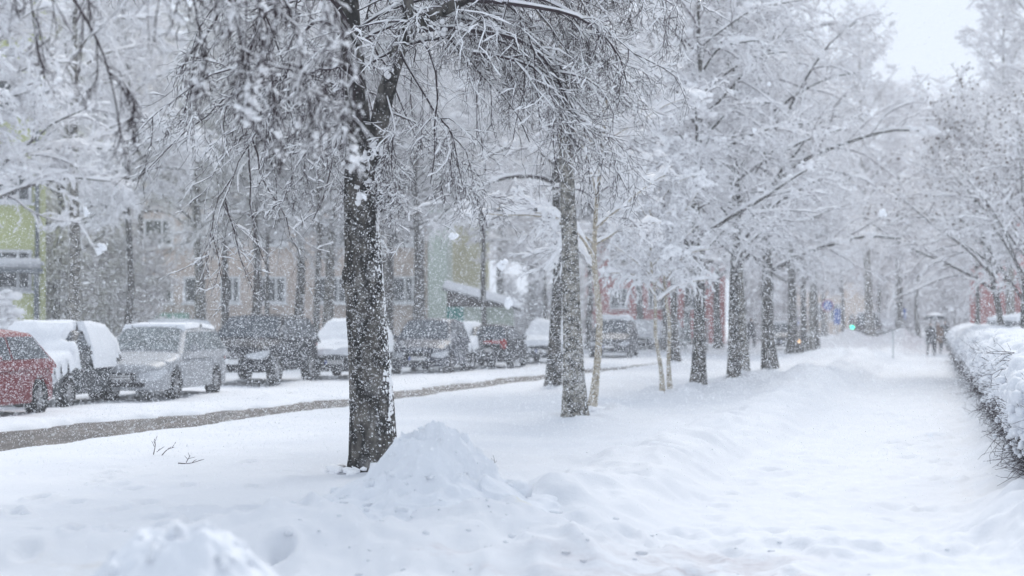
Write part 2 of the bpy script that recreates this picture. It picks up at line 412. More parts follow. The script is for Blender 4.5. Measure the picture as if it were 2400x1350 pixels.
def snow_caps(mb, pts, rb, base, rng, sides=4, cover=1.0, lo=.25):
    N, n = pts.shape[:2]
    if n < 4:     # subdivide short twigs once so that the snow on them is lumpy
        mid = (pts[:, 1:] + pts[:, :-1]) / 2; q = np.empty((N, 2 * n - 1, 3)); q[:, ::2] = pts; q[:, 1::2] = mid
        rq = np.empty((N, 2 * n - 1)); rq[:, ::2] = rb; rq[:, 1::2] = (rb[:, 1:] + rb[:, :-1]) / 2; pts, rb, n = q, rq, 2 * n - 1
    if cover < 1:
        m = rng.uniform(0, 1, N) < cover; pts, rb = pts[m], rb[m]; N = len(pts)
    t = np.empty_like(pts); t[:, 1:-1] = pts[:, 2:] - pts[:, :-2]; t[:, 0] = pts[:, 1] - pts[:, 0]; t[:, -1] = pts[:, -1] - pts[:, -2]
    t = norm(t); hz = np.sqrt(t[..., 0] ** 2 + t[..., 1] ** 2)
    rs = base * (lo + (1 - lo) * hz ** 1.5) * rng.uniform(.15, 1.6, (N, n)) * rng.uniform(.5, 1.4, (N, 1))
    rs[:, 0] *= .6; rs[:, -1] *= .55
    p = pts.copy(); p[..., 2] += rb * .7 + rs * .95
    mb.tubes(p, rs, sides)

def crown_from(L1, L1len, r1, rng, P):
    """grow sub-branches on level-1 polylines; returns bark MB, snow MB"""
    bark, snow = MB(), MB()
    n = L1.shape[1]; R1 = taper(r1, n, .22)
    bark.tubes(L1, R1, 5); snow_caps(snow, L1, R1, P['s1'], rng, 5, 1.0, P.get('lo', .25))
    p, d, Lp, u = kids(L1, L1len, P['k2'], .18, 1.0, P.get('a2', .8), rng, .3, P.get('up2', .05))
    L2 = np.clip(Lp * (1.05 - .7 * u), .25, None) * rng.uniform(.35, .75, len(u)) * P.get('f2', 1)
    g2 = P['g2'] * rng.uniform(.4, 1.5, len(u))
    p2 = grow(p, d, L2, 7, g2, P.get('j2', .15), rng); r2 = taper(np.clip(L2 * .0075, .004, .02) * P.get('rb', 1), 8, .35)
    bark.tubes(p2, r2, 4); snow_caps(snow, p2, r2, P['s2'], rng, 4, 1.0, P.get('lo', .25))
    p, d, Lp, u = kids(p2, L2, P['k3'], .08, 1.0, P.get('a3', .75), rng, .2)
    L3 = np.clip(Lp * (.62 - .3 * u), .10, .75) * rng.uniform(.5, 1.2, len(u))
    g3 = P['g3'] * rng.uniform(.2, 1.6, len(u))
    p3 = grow(p, d, L3, 4, g3, P.get('j3', .18), rng); r3 = taper(np.full(len(u), .0036 * P.get('rb', 1)), 5, .5)
    bark.tubes(p3, r3, 3); snow_caps(snow, p3, r3, P['s3'], rng, 4, P.get('c3', 1), P.get('lo', .25))
    if P['k4']:
        p, d, Lp, u = kids(p3, L3, P['k4'], .1, 1.0, .75, rng, .1)
        L4 = np.clip(Lp * .42, .05, .22) * rng.uniform(.5, 1.3, len(u))
        p4 = grow(p, d, L4, 2, np.full(len(u), .15), .2, rng); r4 = taper(np.full(len(u), .0028 * P.get('rb', 1)), 3, .6)
        bark.tubes(p4, r4, 3); snow_caps(snow, p4, r4, P['s4'], rng, 4, P.get('c4', 1), P.get('lo', .25))
    return bark, snow

def smooth_line(pts, n):
    """Catmull-Rom resample of a polyline"""
    P = np.asarray(pts, float); m = len(P)
    Q = np.vstack([2 * P[0] - P[1], P, 2 * P[-1] - P[-2]])
    u = np.linspace(0, m - 1, n); i = np.minimum(u.astype(int), m - 2); f = (u - i)[:, None]
    a, b, c, d = Q[i], Q[i + 1], Q[i + 2], Q[i + 3]
    return .5 * (2 * b + (c - a) * f + (2 * a - 5 * b + 4 * c - d) * f ** 2 + (3 * b - a - 3 * c + d) * f ** 3)
def trunk_tube(mb, pts, rad, sides=28, seed=0, amp=.07, n=70, flare=0.0, ground_z=0.0):
    """knobbly trunk"""
    L = smooth_line(pts, n); r = np.interp(np.linspace(0, 1, n), np.linspace(0, 1, len(rad)), rad)
    t = norm(np.gradient(L, axis=0)); a = norm(np.cross(t, np.array([0, 1.0, 0]) + 0 * t)); b = np.cross(t, a)
    an = np.linspace(0, 2 * pi, sides, endpoint=False)
    AN, Z = np.meshgrid(an, L[:, 2], indexing='xy')
    nz = fbm(np.cos(AN) * 1.3 + 4, np.sin(AN) * 1.3 + Z * 1.4, 3, seed) + .45 * fbm(np.cos(AN) * 4, np.sin(AN) * 4 + Z * 4.2, 2, seed + 5)
    lz = L[:, 2] - ground_z; fl = 1 + flare * np.exp(-np.clip(lz, 0, None) / .20)
    R = r[:, None] * fl[:, None] * (1 + (amp + .22 * (fl[:, None] - 1)) * nz)
    V = L[:, None] + R[..., None] * (a[:, None] * np.cos(AN)[..., None] + b[:, None] * np.sin(AN)[..., None])
    mb.grid(V, closed=True)
    return L, r

def base_snow(mb, r, rng, k=60, size=(.02, .07)):
    a = rng.uniform(0, 2 * pi, k); q = r * rng.uniform(.95, 1.5, k); s = rng.uniform(*size, k)
    mb.blobs(np.stack([np.cos(a) * q, np.sin(a) * q, rng.uniform(-.03, .06, k)], 1), np.stack([s * 1.5, s * 1.5, s * .8], 1), rng, .25)
def snow_on_trunk(mb, L, r, n, rng, az0=0.0, spread=1.0, size=(.012, .05), zmax=None, low_bias=1.6):
    z0 = L[0, 2]; zz = z0 + (zmax - z0) * rng.uniform(0, 1, n) ** low_bias
    i = np.clip(np.searchsorted(L[:, 2], zz), 0, len(L) - 1)
    a = az0 + rng.normal(0, spread, n)
    C = L[i] + np.stack([np.cos(a), np.sin(a), 0 * a], 1) * (r[i] * .99)[:, None]; C[:, 2] = zz
    s = rng.uniform(size[0], size[1], n) * rng.uniform(.4, 1, n)
    mb.blobs(C, np.stack([s * .8, s * .8, s * rng.uniform(.6, 1.5, n)], 1), rng)

def proto_tree(name, label, seed, P, bark):
    """a generic tree in local space; returns the Empty with trunk, crown, snow_cover"""
    rng = np.random.RandomState(seed)
    Ht, r0, z0 = P['H'], P['r0'], P['z0']
    root = thing(name, label, 'tree')
    nz = 9; z = np.linspace(-.3, Ht, nz)
    off = np.cumsum(rng.normal(0, P.get('wob', .07), (nz, 2)), 0); off -= off[1]
    off[:, 0] += P.get('lean', 0) * z; 
    tp = np.stack([off[:, 0], off[:, 1], z], 1)
    rr = r0 * ((1 - np.linspace(0, 1, nz)) ** 1.25 * .96 + .04); rr[0] *= 1.3
    tb = MB(); L, r = trunk_tube(tb, tp, rr, 16, seed, .10, 90, .20)
    n1 = P['n1']
    # limbs
    zz = z0 + (Ht * .97 - z0) * (np.arange(n1) + rng.uniform(0, 1, n1)) / n1
    i = np.clip(np.searchsorted(L[:, 2], zz), 0, len(L) - 2)
    az = np.arange(n1) * 2.39996 + rng.uniform(-.5, .5, n1)
    f = (zz - z0) / (Ht - z0)
    el = P.get('el0', .25) + P.get('el1', .6) * f + rng.uniform(-.2, .25, n1)
    D = np.stack([np.cos(az) * np.cos(el), np.sin(az) * np.cos(el), np.sin(el)], 1)
    Ln = P['spread'] * (1 - .62 * f ** 1.5) * rng.uniform(.65, 1.2, n1)
    L1 = grow(L[i], D, Ln, 10, P['g1'] * rng.uniform(.5, 1.4, n1), .07, rng)
    r1 = np.minimum(Ln * P.get('r1', .0145), r[i] * .6)
    big = Ln > np.quantile(Ln, .35)
    tb.tubes(L1[big], taper(r1[big], 11, .3), 6)
    bk, sn = crown_from(L1, Ln, r1, rng, P)
    base_snow(sn, r0 * 1.15, rng, 40 if r0 > .1 else 12)
    snow_on_trunk(sn, L, r, P.get('ts', 260), rng, -.3, .8, (.008, .03), zmax=z0 + 1.5)
    if P.get('lumps'):
        # heavy pillows of snow lying on the limbs
        k = P['lumps']; j = rng.randint(0, n1, k); u = rng.randint(3, 11, k)
        s = rng.uniform(.05, P.get('lumpr', .16), k)
        for m in range(8):
            C = L1[j, u] + rng.normal(0, .13, (k, 3)) * [1, 1, .35] + [0, 0, .05]
            sn.blobs(C, np.stack([s * 1.2, s * 1.2, s * .75], 1) * rng.uniform(.35, 1.05, (k, 1)), rng)
    if P.get('leaves'):
        lv = MB(); k = P['leaves']; top = bk.V[2]; c = top[rng.randint(0, len(top), k)]
        c = c[c[:, 2] > P.get('leafz', 0)]
        lv.blobs(c + rng.normal(0, .05, c.shape), rng.uniform(.02, .05, (len(c), 3)), rng)
        lv.obj('dead_leaves', M_leaf, root)
    tb.obj('trunk', bark, root)
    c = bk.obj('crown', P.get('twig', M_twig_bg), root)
    s = sn.obj('snow_cover', M_twigsnow, root)
    return root

# ---- the big birch in focus -------------------------------------------------
def hero_tree():
    rng = np.random.RandomState(21)
    Y0 = 18.0
    bx, by = at(868, 1105)
    root = thing('birch_tree', 'thick dark birch trunk in sharp focus with drooping snowy branches beside the tall snow heap', 'tree', (bx, Y0, 0))
    O = np.array([bx, Y0, 0])
    def W(*l): return np.array([pt(a, b, Y0 + (c if True else 0)) - O for a, b, c in l])
    tb = MB()
    Lm, rm = trunk_tube(tb, W((892, 1160, 0), (878, 1060, 0), (869, 900, 0), (856, 700, 0), (849, 560, 0), (846, 430, 0), (838, 300, .05), (828, 150, .1), (818, 0, .2), (805, -250, .3), (795, -600, .4), (780, -1000, .5)),
                        [.31, .25, .222, .207, .188, .178, .135, .112, .098, .08, .05, .02], 40, 3, .085, 150, .22)
    Lr, rr = trunk_tube(tb, W((858, 450, 0), (876, 360, -.1), (903, 225, -.25), (933, 125, -.35), (953, 65, -.4), (958, -20, -.4), (965, -300, -.5), (985, -700, -.6)),
                        [.09, .105, .09, .076, .066, .055, .04, .015], 24, 9, .07, 70)
    Lb, rb = trunk_tube(tb, W((948, 88, -.38), (1000, 46, -.5), (1092, -4, -.8), (1180, -70, -1.0), (1270, -150, -1.2), (1340, -240, -1.3)),
                        [.055, .062, .055, .045, .03, .012], 16, 12, .06, 50)
    # knots
    C = np.array([pt(810, 655, Y0) - O, pt(893, 470, Y0 - .1) - O])
    tb.blobs(C, np.array([[.05, .08, .17], [.05, .06, .14]]), rng, .04)
    tb.obj('trunk', M_bark, root)
    # traced limbs (photograph pixels, depth offset)
    limbs = [
        ([(955, 75, -.4), (1050, 66, -.6), (1130, 76, -.7), (1205, 90, -.8), (1255, 118, -.9), (1295, 165, -.9), (1335, 240, -.9), (1372, 310, -.9)], .03),
        ([(940, 130, -.4), (985, 205, -.7), (1028, 275, -.8), (1058, 310, -.8), (1072, 380, -.8), (1085, 440, -.8)], .016),
        ([(1092, 0, -.8), (1200, 10, -1.0), (1330, 32, -1.1), (1400, 70, -1.1), (1450, 130, -1.1), (1470, 200, -1.1)], .022),
        ([(905, 220, -.3), (925, 300, -.6), (920, 330, -.7), (918, 400, -.7), (930, 450, -.7)], .012),
        ([(1110, 125, -.8), (1180, 135, -.9), (1260, 165, -1.0), (1310, 230, -1.0), (1370, 300, -1.0), (1420, 380, -1.0)], .016),
        ([(830, 140, .1), (780, 60, -.2), (720, 62, -.4), (680, 150, -.5), (650, 260, -.5), (630, 340, -.5)], .02),
        ([(826, 110, .1), (790, 0, -.2), (740, -60, -.3), (660, -20, -.4), (600, 80, -.5), (560, 200, -.5), (545, 320, -.5)], .022),
        ([(822, 60, .1), (740, -40, 0), (620, -60, .1), (520, 20, .2), (460, 140, .2), (430, 280, .2)], .02),
        ([(840, 330, 0), (800, 290, -.3), (740, 330, -.5), (690, 400, -.5), (660, 480, -.5)], .012),
        ([(852, 420, 0), (890, 400, -.3), (915, 440, -.5), (935, 480, -.5)], .008),
    ]
    L1 = np.stack([smooth_line(W(*l), 12) for l, r in limbs]); R1 = [r for l, r in limbs]
    # free limbs all round
    nf = 46
    src = rng.randint(0, 3, nf); zz = rng.uniform(3.15, 7.6, nf)
    st_ = np.zeros((nf, 3))
    for k in range(nf):
        L = (Lm, Lr, Lb)[src[k]]
        if src[k] == 2: st_[k] = L[rng.randint(8, len(L))]
        else: st_[k] = L[min(np.searchsorted(L[:, 2], zz[k]), len(L) - 1)]
    az = rng.uniform(0, 2 * pi, nf); el = rng.uniform(-.05, .7, nf)
    fr = np.sin(az) < -.55; az[fr] = np.where(rng.uniform(0, 1, fr.sum()) < .5, rng.uniform(-.5, .5, fr.sum()), pi + rng.uniform(-.5, .5, fr.sum()))
    D = np.stack([np.cos(az) * np.cos(el), np.sin(az) * np.cos(el), np.sin(el)], 1)
    Ln = rng.uniform(1.3, 3.2, nf) * np.clip((st_[:, 2] - 2.2) / 1.8, .45, 1.2)
    Ln[src == 2] *= .5
    Lf = grow(st_, D, Ln, 11, rng.uniform(.9, 2.4, nf), .09, rng)
    A = np.concatenate([L1, Lf]); ln = np.linalg.norm(np.diff(A, axis=1), axis=2).sum(1)
    r1 = np.concatenate([R1, np.clip(Ln * .005, .005, .014)])
    P = dict(k2=11, k3=9, k4=4, g2=2.0, g3=.7, s1=.016, s2=.0112, s3=.0098, s4=.0078, a2=.85, f2=.95, rb=.92, c3=.75, c4=.42, lo=.06, j2=.18, j3=.24)
    bk, sn = crown_from(A, ln, r1, rng, P)
    snow_on_trunk(sn, Lm, rm, 2600, rng, -.15, .42, (.004, .019), zmax=3.2, low_bias=1.25)
    snow_on_trunk(sn, Lm, rm, 1100, rng, -.35, .35, (.008, .032), zmax=1.1, low_bias=1.3)
    snow_on_trunk(sn, Lm, rm, 500, rng, -1.5, .9, (.004, .013), zmax=3.2, low_bias=1.2)
    base_snow(sn, .30, rng, 110, (.015, .055))
    # clumps stuck in the forks
    for (px, py, dy, s) in [(850, 380, -.25, .07), (845, 455, -.22, .05), (880, 345, -.3, .06), (860, 430, -.2, .04), (905, 170, -.5, .05), (965, 65, -.5, .05),
                            (1040, 70, -.7, .05), (1075, 75, -.8, .05), (820, 395, -.2, .05), (890, 400, -.2, .06), (990, 30, -.5, .045)]:
        c = pt(px, py, Y0 + dy) - O; k = 7
        sn.blobs(c + rng.normal(0, s * .7, (k, 3)), rng.uniform(.3, .8, (k, 3)) * s, rng)
    bk.obj('crown', M_twig, root); sn.obj('snow_cover', M_twigsnow, root)
hero_tree()

# ---- near birch out of frame whose boughs hang into the picture -------------
def near_tree():
    rng = np.random.RandomState(8)
    root = thing('birch_tree', 'near birch whose blurred snow clotted twigs hang into the upper left', 'tree', (-4.2, 9.5, 0))
    O = np.array([-4.2, 9.5, 0.])
    tb = MB()
    Lm, rm = trunk_tube(tb, [(0, 0, -.3), (.05, 0, 1), (.0, .05, 2.5), (.1, 0, 4), (.2, 0, 6), (.3, 0, 8.5)], [.26, .2, .18, .15, .11, .03], 20, 4, .08, 60)
    def W(l): return np.array([pt(a, b, c) - O for a, b, c in l])
    limbs = [
        ([(-300, -300, 9.6), (50, -160, 9.8), (160, -20, 10), (215, 70, 10), (250, 150, 10), (275, 260, 10), (285, 330, 10)], .012),
        ([(250, 165, 10), (285, 190, 10), (310, 230, 10), (318, 290, 10)], .005),
        ([(-300, -420, 9.6), (150, -420, 9.6), (420, -260, 9.6), (520, -60, 9.6), (560, 80, 9.6), (580, 190, 9.6)], .014),
        ([(150, -420, 9.6), (480, -380, 9.5), (680, -200, 9.4), (770, -20, 9.4), (815, 130, 9.4), (838, 290, 9.4)], .014),
        ([(200, -400, 9.6), (450, -250, 9.8), (620, -80, 9.9), (690, 60, 9.9), (715, 180, 9.9), (725, 270, 9.9)], .012),
        ([(200, -420, 9.6), (380, -260, 10.2), (440, -60, 10.4), (470, 90, 10.4), (480, 190, 10.4)], .011),
        ([(200, -420, 9.6), (400, -280, 10.2), (560, -120, 10.4), (620, 40, 10.4), (640, 190, 10.4), (650, 280, 10.4)], .011),
        ([(-200, -300, 9.6), (0, -220, 9.9), (60, -60, 9.9), (80, 60, 9.9), (90, 150, 9.9)], .008),
        ([(0, -260, 9.6), (120, -220, 9.9), (190, -60, 9.9), (215, 30, 9.9)], .006),
    ]
    A = np.stack([smooth_line(W(l), 12) for l, r in limbs]); R1 = np.array([r for l, r in limbs])
    ln = np.linalg.norm(np.diff(A, axis=1), axis=2).sum(1)
    az = rng.uniform(0, 2 * pi, 14)
    con = [smooth_line([Lm[40], A[k, 0]], 4) for k in (0, 2)]
    tb.tubes(np.array(con), np.full((2, 4), .03), 6)
    tb.obj('trunk', M_bark, root)
    P = dict(k2=10, k3=8, k4=3, g2=2.6, g3=1.0, s1=.010, s2=.007, s3=.007, s4=.006, a2=.55, f2=.6, rb=1.15, c3=.6, c4=.5, up2=-.2, lo=.12)
    bark, snow = crown_from(A[2:7], ln[2:7], R1[2:7], rng, P)
    P2 = dict(P); P2.update(k2=6, k3=4, k4=2, s1=.004, s2=.004, s3=.004, s4=.004, c3=.5, c4=.4)
    b2, s2 = crown_from(A[[0, 1, 7, 8]], ln[[0, 1, 7, 8]], R1[[0, 1, 7, 8]], rng, P2)
    # clots of snow on the hanging twigs
    pick = np.concatenate([bark.V[1].reshape(-1, 4, 3)[:, 0]])
    k = 190; c = pick[rng.randint(0, len(pick), k)]
    c = c[(c[:, 2] + 0 < 5.0)]
    ax_ = norm(rng.normal(0, 1, c.shape) * [1, 1, .6] + [.5, 0, -.6]) ; sz = rng.uniform(.006, .023, (len(c), 1))
    for m in np.linspace(-1, 1, 5):
        snow.blobs(c + ax_ * m * sz * 2.2 + rng.normal(0, .003, c.shape), sz * (1 - .5 * abs(m)) * rng.uniform(.75, 1.2, (len(c), 3)), rng)
    for src, dst in ((b2, bark), (s2, snow)):
        n0 = dst.n
        for V in src.V: dst.V.append(V)
        dst.Q += [q + n0 for q in src.Q]; dst.T += [q + n0 for q in src.T]; dst.n += src.n
    bark.obj('crown', M_twig, root); snow.obj('snow_cover', M_twigsnow, root)
near_tree()

# ---- generic trees, copied along the row and into the background ------------
BG = dict(lo=.4, el0=.62, el1=.45, k2=9, k3=8, k4=4, g1=.6, g2=.95, g3=.4, s1=.045, s2=.028, s3=.019, s4=.0135, a2=.85, rb=1.1)
def cfg(**k): d = dict(BG); d.update(k); return d
TALL = proto_tree('birch_tree', 'pale grey birch trunk leaning slightly left with branches only above head height', 31,
                  cfg(H=13.5, r0=.20, z0=4.9, g1=.7, g2=.8, n1=36, spread=2.7, lean=-.035, wob=.03), M_bark_b)
ARCH = proto_tree('park_tree', 'tall trunk with a high arching crown', 41,
                  cfg(H=13.5, r0=.19, z0=4.9, n1=38, spread=3.9, g1=.8, g2=1.0, lumps=70, lumpr=.14), M_bark_d)
LOW = proto_tree('park_tree', 'stout dark trunk with low snow loaded crown just left of the pale birch', 32,
                 cfg(H=12.0, r0=.17, z0=2.5, n1=42, spread=3.4, lumps=130, lumpr=.14), M_bark_d)
WIDE = proto_tree('park_tree', 'broad grey trunk with long bare limbs reaching over the footpath', 33,
                  cfg(H=13.5, r0=.215, z0=2.7, n1=40, spread=5.2, el0=.6, el1=.4, g1=.8, lumps=110, lumpr=.14, r1=.014), M_bark_d)
HEAVY = proto_tree('snowy_tree', 'heavily laden tree against the yellow green house', 34,
                   cfg(H=11.0, r0=.17, z0=4.3, n1=46, spread=3.4, g1=.95, s1=.075, s2=.055, s3=.035, s4=.026, lumps=180, lumpr=.14, k2=8, k3=7), M_bark_d)
SAP = proto_tree('birch_sapling', 'slender pale sapling leaning left, left one of the thin pair', 35,
                 cfg(H=6.5, r0=.062, z0=2.0, n1=26, spread=1.7, wob=.06, k2=7, k3=6, k4=3, s1=.045, s2=.035, s3=.026, lumps=46, lumpr=.10, ts=20), M_bark_s)
ROUND = proto_tree('leafy_tree', 'round topped tree with brown dead leaves on spreading dark stems behind the hedge', 36,
                   cfg(H=8.2, r0=.16, z0=2.3, n1=28, spread=4.6, el0=.75, el1=.4, g1=.25, g2=.4, g3=.1, s1=.035, s2=.032, s3=.026, s4=.02,
                       leaves=1200, leafz=4.8, k3=6, r1=.014), M_bark_d)
def place(root, px, py, sc, rz, label, group=None, lean=(0, 0), first=False, Y=None):
    if Y is None: x, y = at(px, py)
    else: y = Y; x = (px - 1200) * Y / F
    loc = (x, y, Hs(x, y) - .02); rot = (lean[1], lean[0], rz)
    if first:
        root.location = loc; root.rotation_euler = rot
        root.scale = (sc, sc, sc) if not hasattr(sc, '__len__') else sc
        root['label'] = label
        if group: root['group'] = group
        return root
    return copy_tree(root, loc, rot, sc, label, group)
G1 = 'trees in the row along the lawn'
place(TALL, 1348, 985, (.88, .88, 1.0), .0, 'pale grey birch right of the thick dark trunk, second trunk along the lawn', G1, first=True)
place(ARCH, 1301, 911, (.85, .85, .9), 1.0, 'dark upright trunk standing just left of the pale grey birch', G1)
place(SAP, 1394, 965, (1.25, 1.25, 1.15), 2.2, 'thin light brown birch stem leaning against the pale grey birch', G1, lean=(-.06, 0), first=True)
place(SAP, 1552, 928, (.85, .85, .9), .4, 'left one of the two thin pale saplings forming a narrow V', 'thin saplings on the lawn', lean=(-.05, 0))
place(SAP, 1572, 926, (.85, .85, 1), 3.5, 'right one of the two thin pale saplings forming a narrow V', 'thin saplings on the lawn', lean=(.09, 0))
place(LOW, 1634, 912, (.95, .95, .95), 2.4, 'straight grey trunk just right of the two thin pale saplings', G1, lean=(-.05, 0), first=True)
place(LOW, 1646, 827, (1.1, 1.1, 1.1), 4.0, 'dark trunk half hidden behind the straight grey trunk right of the saplings', G1)
place(LOW, 1722, 898, (.88, .88, 1.0), 5.1, 'left trunk of the close pair standing before the red wall patch', G1, lean=(-.05, 0))
place(TALL, 1744, 895, (.78, .78, .95), 2.6, 'right brownish trunk of the close pair, leaning a little right', G1, lean=(.09, 0))
place(WIDE, 1800, 875, 1.0, .3, 'broad grey trunk with long limbs reaching right over the footpath', G1, first=True)
place(LOW, 1857, 832, (1.4, 1.4, 1.15), .9, 'blackest stout trunk left of the small amber light', G1)
place(LOW, 1884, 828, (1.0, 1.0, 1.2), 3.3, 'trunk immediately right of the small amber light', G1)
place(TALL, 1903, 821, (.9, .9, 1.15), 1.3, 'pale slim trunk leaning left near the end of the row', G1, lean=(-.03, 0))
place(LOW, 1917, 821, (.8, .8, 1.1), 5.6, 'last thin trunk at the right end of the row, leaning left', G1, lean=(-.06, 0))
place(LOW, 1976, 800, (.9, .9, 1.3), 2.0, 'thin far trunk left of the green traffic light', G1, Y=128)
# left, behind the cars
G2 = 'trees standing between the cars and the houses'
place(TALL, 172, 800, (1.1, 1.1, 1.2), 2.0, 'tall straight trunk rising beside the yellow green house', G2, Y=50)
place(HEAVY, -45, 800, 1.0, .0, 'heavily snow laden tree in front of the yellow green house', G2, Y=44, first=True)
place(HEAVY, 300, 800, (1.0, 1.0, 1.1), 1.9, 'snowy tree behind the silver estate car', G2, Y=55)
place(ARCH, 528, 800, (.9, .9, 1.1), 2.9, 'trunk between the first two ground floor windows of the beige block', G2, Y=66, first=True)
place(ARCH, 597, 800, (.8, .8, 1.0), 1.2, 'straight trunk rising just behind the black off-roader roof', G2, Y=62)
place(ARCH, 628, 800, (.62, .62, .85), 4.4, 'crooked forked trunk before the narrow white window', G2, Y=64)
place(ARCH, 738, 800, (.8, .8, .95), 5.5, 'bent thick trunk before the beige wall left of the thick dark birch', G2, Y=63, lean=(.06, 0))
place(ARCH, 912, 800, (1.0, 1.0, 1.1), .2, 'trunk beside the white window just right of the thick dark birch', G2, Y=66)
place(ARCH, 1135, 800, (.7, .7, 1.0), 3.7, 'thin tree in front of the snow roofed shed', G2, Y=68)
place(HEAVY, 1275, 800, (.8, .8, .8), 2.5, 'low snowy tree behind the white covered car', G2, Y=72)
BUSH = proto_tree('shrub', 'low shrub buried in snow beside the porch of the yellow green house', 51,
                  cfg(H=2.3, r0=.03, z0=.2, n1=26, spread=1.0, k2=6, k3=5, k4=2, lumps=70, lumpr=.16, ts=10), M_bark_d)
place(BUSH, 22, 800, (1.2, 1.2, .95), .0, 'low shrub buried in snow beside the porch of the yellow green house', Y=46, first=True)
THICK = proto_tree('shrub', 'bare twiggy thicket', 52,
                   cfg(H=5.0, r0=.06, z0=.25, n1=50, spread=2.1, k2=8, k3=7, k4=3, s1=.028, s2=.02, s3=.016, s4=.012, ts=10, rb=1.7), M_bark_d)
for (px, Y, a) in [(112, 70, 1.05), (165, 66, .95), (222, 70, 1.1), (275, 66, .9), (330, 72, .95), (1190, 84, .65), (1245, 86, .75)]:
    place(THICK, px, 0, (a, a, a), px * .7, 'bare snowy shrubs filling the gap beside the houses behind the parked cars', 'shrubs between the houses', Y=Y, first=(px == 112))
# right
place(ROUND, 2366, 800, (.95, .95, .95), 0.0, 'round topped tree with brown dead leaves on dark stems behind the hedge', Y=54, first=True, lean=(-.16, 0))
place(ROUND, 2398, 800, (.9, .9, .85), 3.3, 'dark many stemmed tree at the right edge behind the hedge', Y=50)
# crowns whose trunks cannot be told apart
BGT = [(470, 64, 'T', 1.3, .95), (600, 69, 'A', 1.2, .95), (765, 65, 'T', 1.3, .92), (905, 70, 'T', 1.3, .95), (975, 64, 'A', 1.0, .95),  # px, Y, proto, sx, sz
    (130, 96, 'L', 1.8, 1.5), (250, 92, 'L', 1.7, 1.5),  (130, 66, 'L', 1.3, 1.3), (330, 76, 'A', 1.2, 1.2), 
    (345, 104, 'L', 1.7, 1.6), (470, 108, 'T', 2.2, 1.6), (680, 110, 'A', 1.8, 1.6), (790, 106, 'A', 1.9, 1.6), (890, 112, 'A', 1.8, 1.6),
    (700, 72, 'A', 1.3, 1.15), (985, 72, 'A', 1.3, 1.2), (1090, 116, 'A', 1.8, 1.6), 
    (1175, 88, 'A', 1.3, 1.3), (1245, 92, 'L', 1.5, 1.6)]
PR = {'A': ARCH, 'H': HEAVY, 'L': LOW, 'T': TALL, 'W': WIDE}
_r = random.Random(4)
for (px, Y, p, sx, sz) in BGT:
    place(PR[p], px, 0, (sx, sx, sz), _r.uniform(0, 6.28), 'blurred snowy crown in the tangle above the parked cars', 'tangled crowns above the parked cars', Y=Y)
BGT2 = [(1380, 92, 'H', 1.2, 1.2), (1500, 98, 'L', 1.4, 1.5), (1560, 88, 'H', 1.2, 1.15), (1610, 105, 'L', 1.5, 1.5), (1680, 96, 'W', 1.1, 1.3),
        (1740, 112, 'L', 1.6, 1.6), (1580, 64, 'W', .8, 1.0), (1420, 120, 'L', 1.8, 1.8), (1780, 130, 'W', 1.4, 1.5)]
for (px, Y, p, sx, sz) in BGT2:
    place(PR[p], px, 0, (sx, sx, sz), _r.uniform(0, 6.28), 'blurred snowy crown in the thicket behind the row of lawn trees', 'thicket behind the row of lawn trees', Y=Y)
BGT3 = [(2110, 115, 'L', 1.5, 1.4), (2215, 125, 'L', 1.6, 1.5), (2295, 116, 'L', 1.5, 1.4), (2370, 84, 'T', 1.3, 1.35), (2040, 110, 'T', 1.6, 1.6), (1840, 150, 'L', 1.7, 1.6), (1930, 165, 'L', 1.6, 1.5), (2080, 160, 'L', 1.6, 1.4), (2200, 155, 'W', 1.2, 1.1), (2260, 150, 'L', 1.4, 1.2),
        (2320, 140, 'L', 1.4, 1.2), (2150, 120, 'H', 1.1, .95), (2060, 135, 'H', 1.2, 1.1), (2290, 90, 'H', 1.0, .85), (2390, 110, 'L', 1.3, 1.1)]
for (px, Y, p, sx, sz) in BGT3:
    place(PR[p], px, 0, (sx, sx, sz), _r.uniform(0, 6.28), 'far blurred snowy tree beyond the end of the footpath', 'far trees beyond the footpath', Y=Y)
for (px, Y, a) in [(1770, 112, .8), (1815, 108, .7), (1852, 118, .85), (1262, 96, .8), (1345, 104, .9)]:
    place(THICK, px, 0, (a, a, a), px * .7, 'bare snowy shrubs at the edge of the lawn behind the row of trunks', 'shrubs behind the tree row', Y=Y)
for (px, Y, a) in [(2075, 136, 1.1), (2125, 128, 1.0), (2178, 140, 1.3), (2235, 124, 1.15), (2290, 130, 1.25), (2345, 100, .9)]:
    place(THICK, px, 0, (a, a, a), px * .7, 'far bare shrubs in the blurred mass beyond the umbrella walkers', 'far shrubs beyond the footpath', Y=Y)
place(TALL, 2455, 0, (1.2, 1.2, 1.2), 1.0, 'tall weeping birch whose hanging twigs fill the top right corner', Y=62)

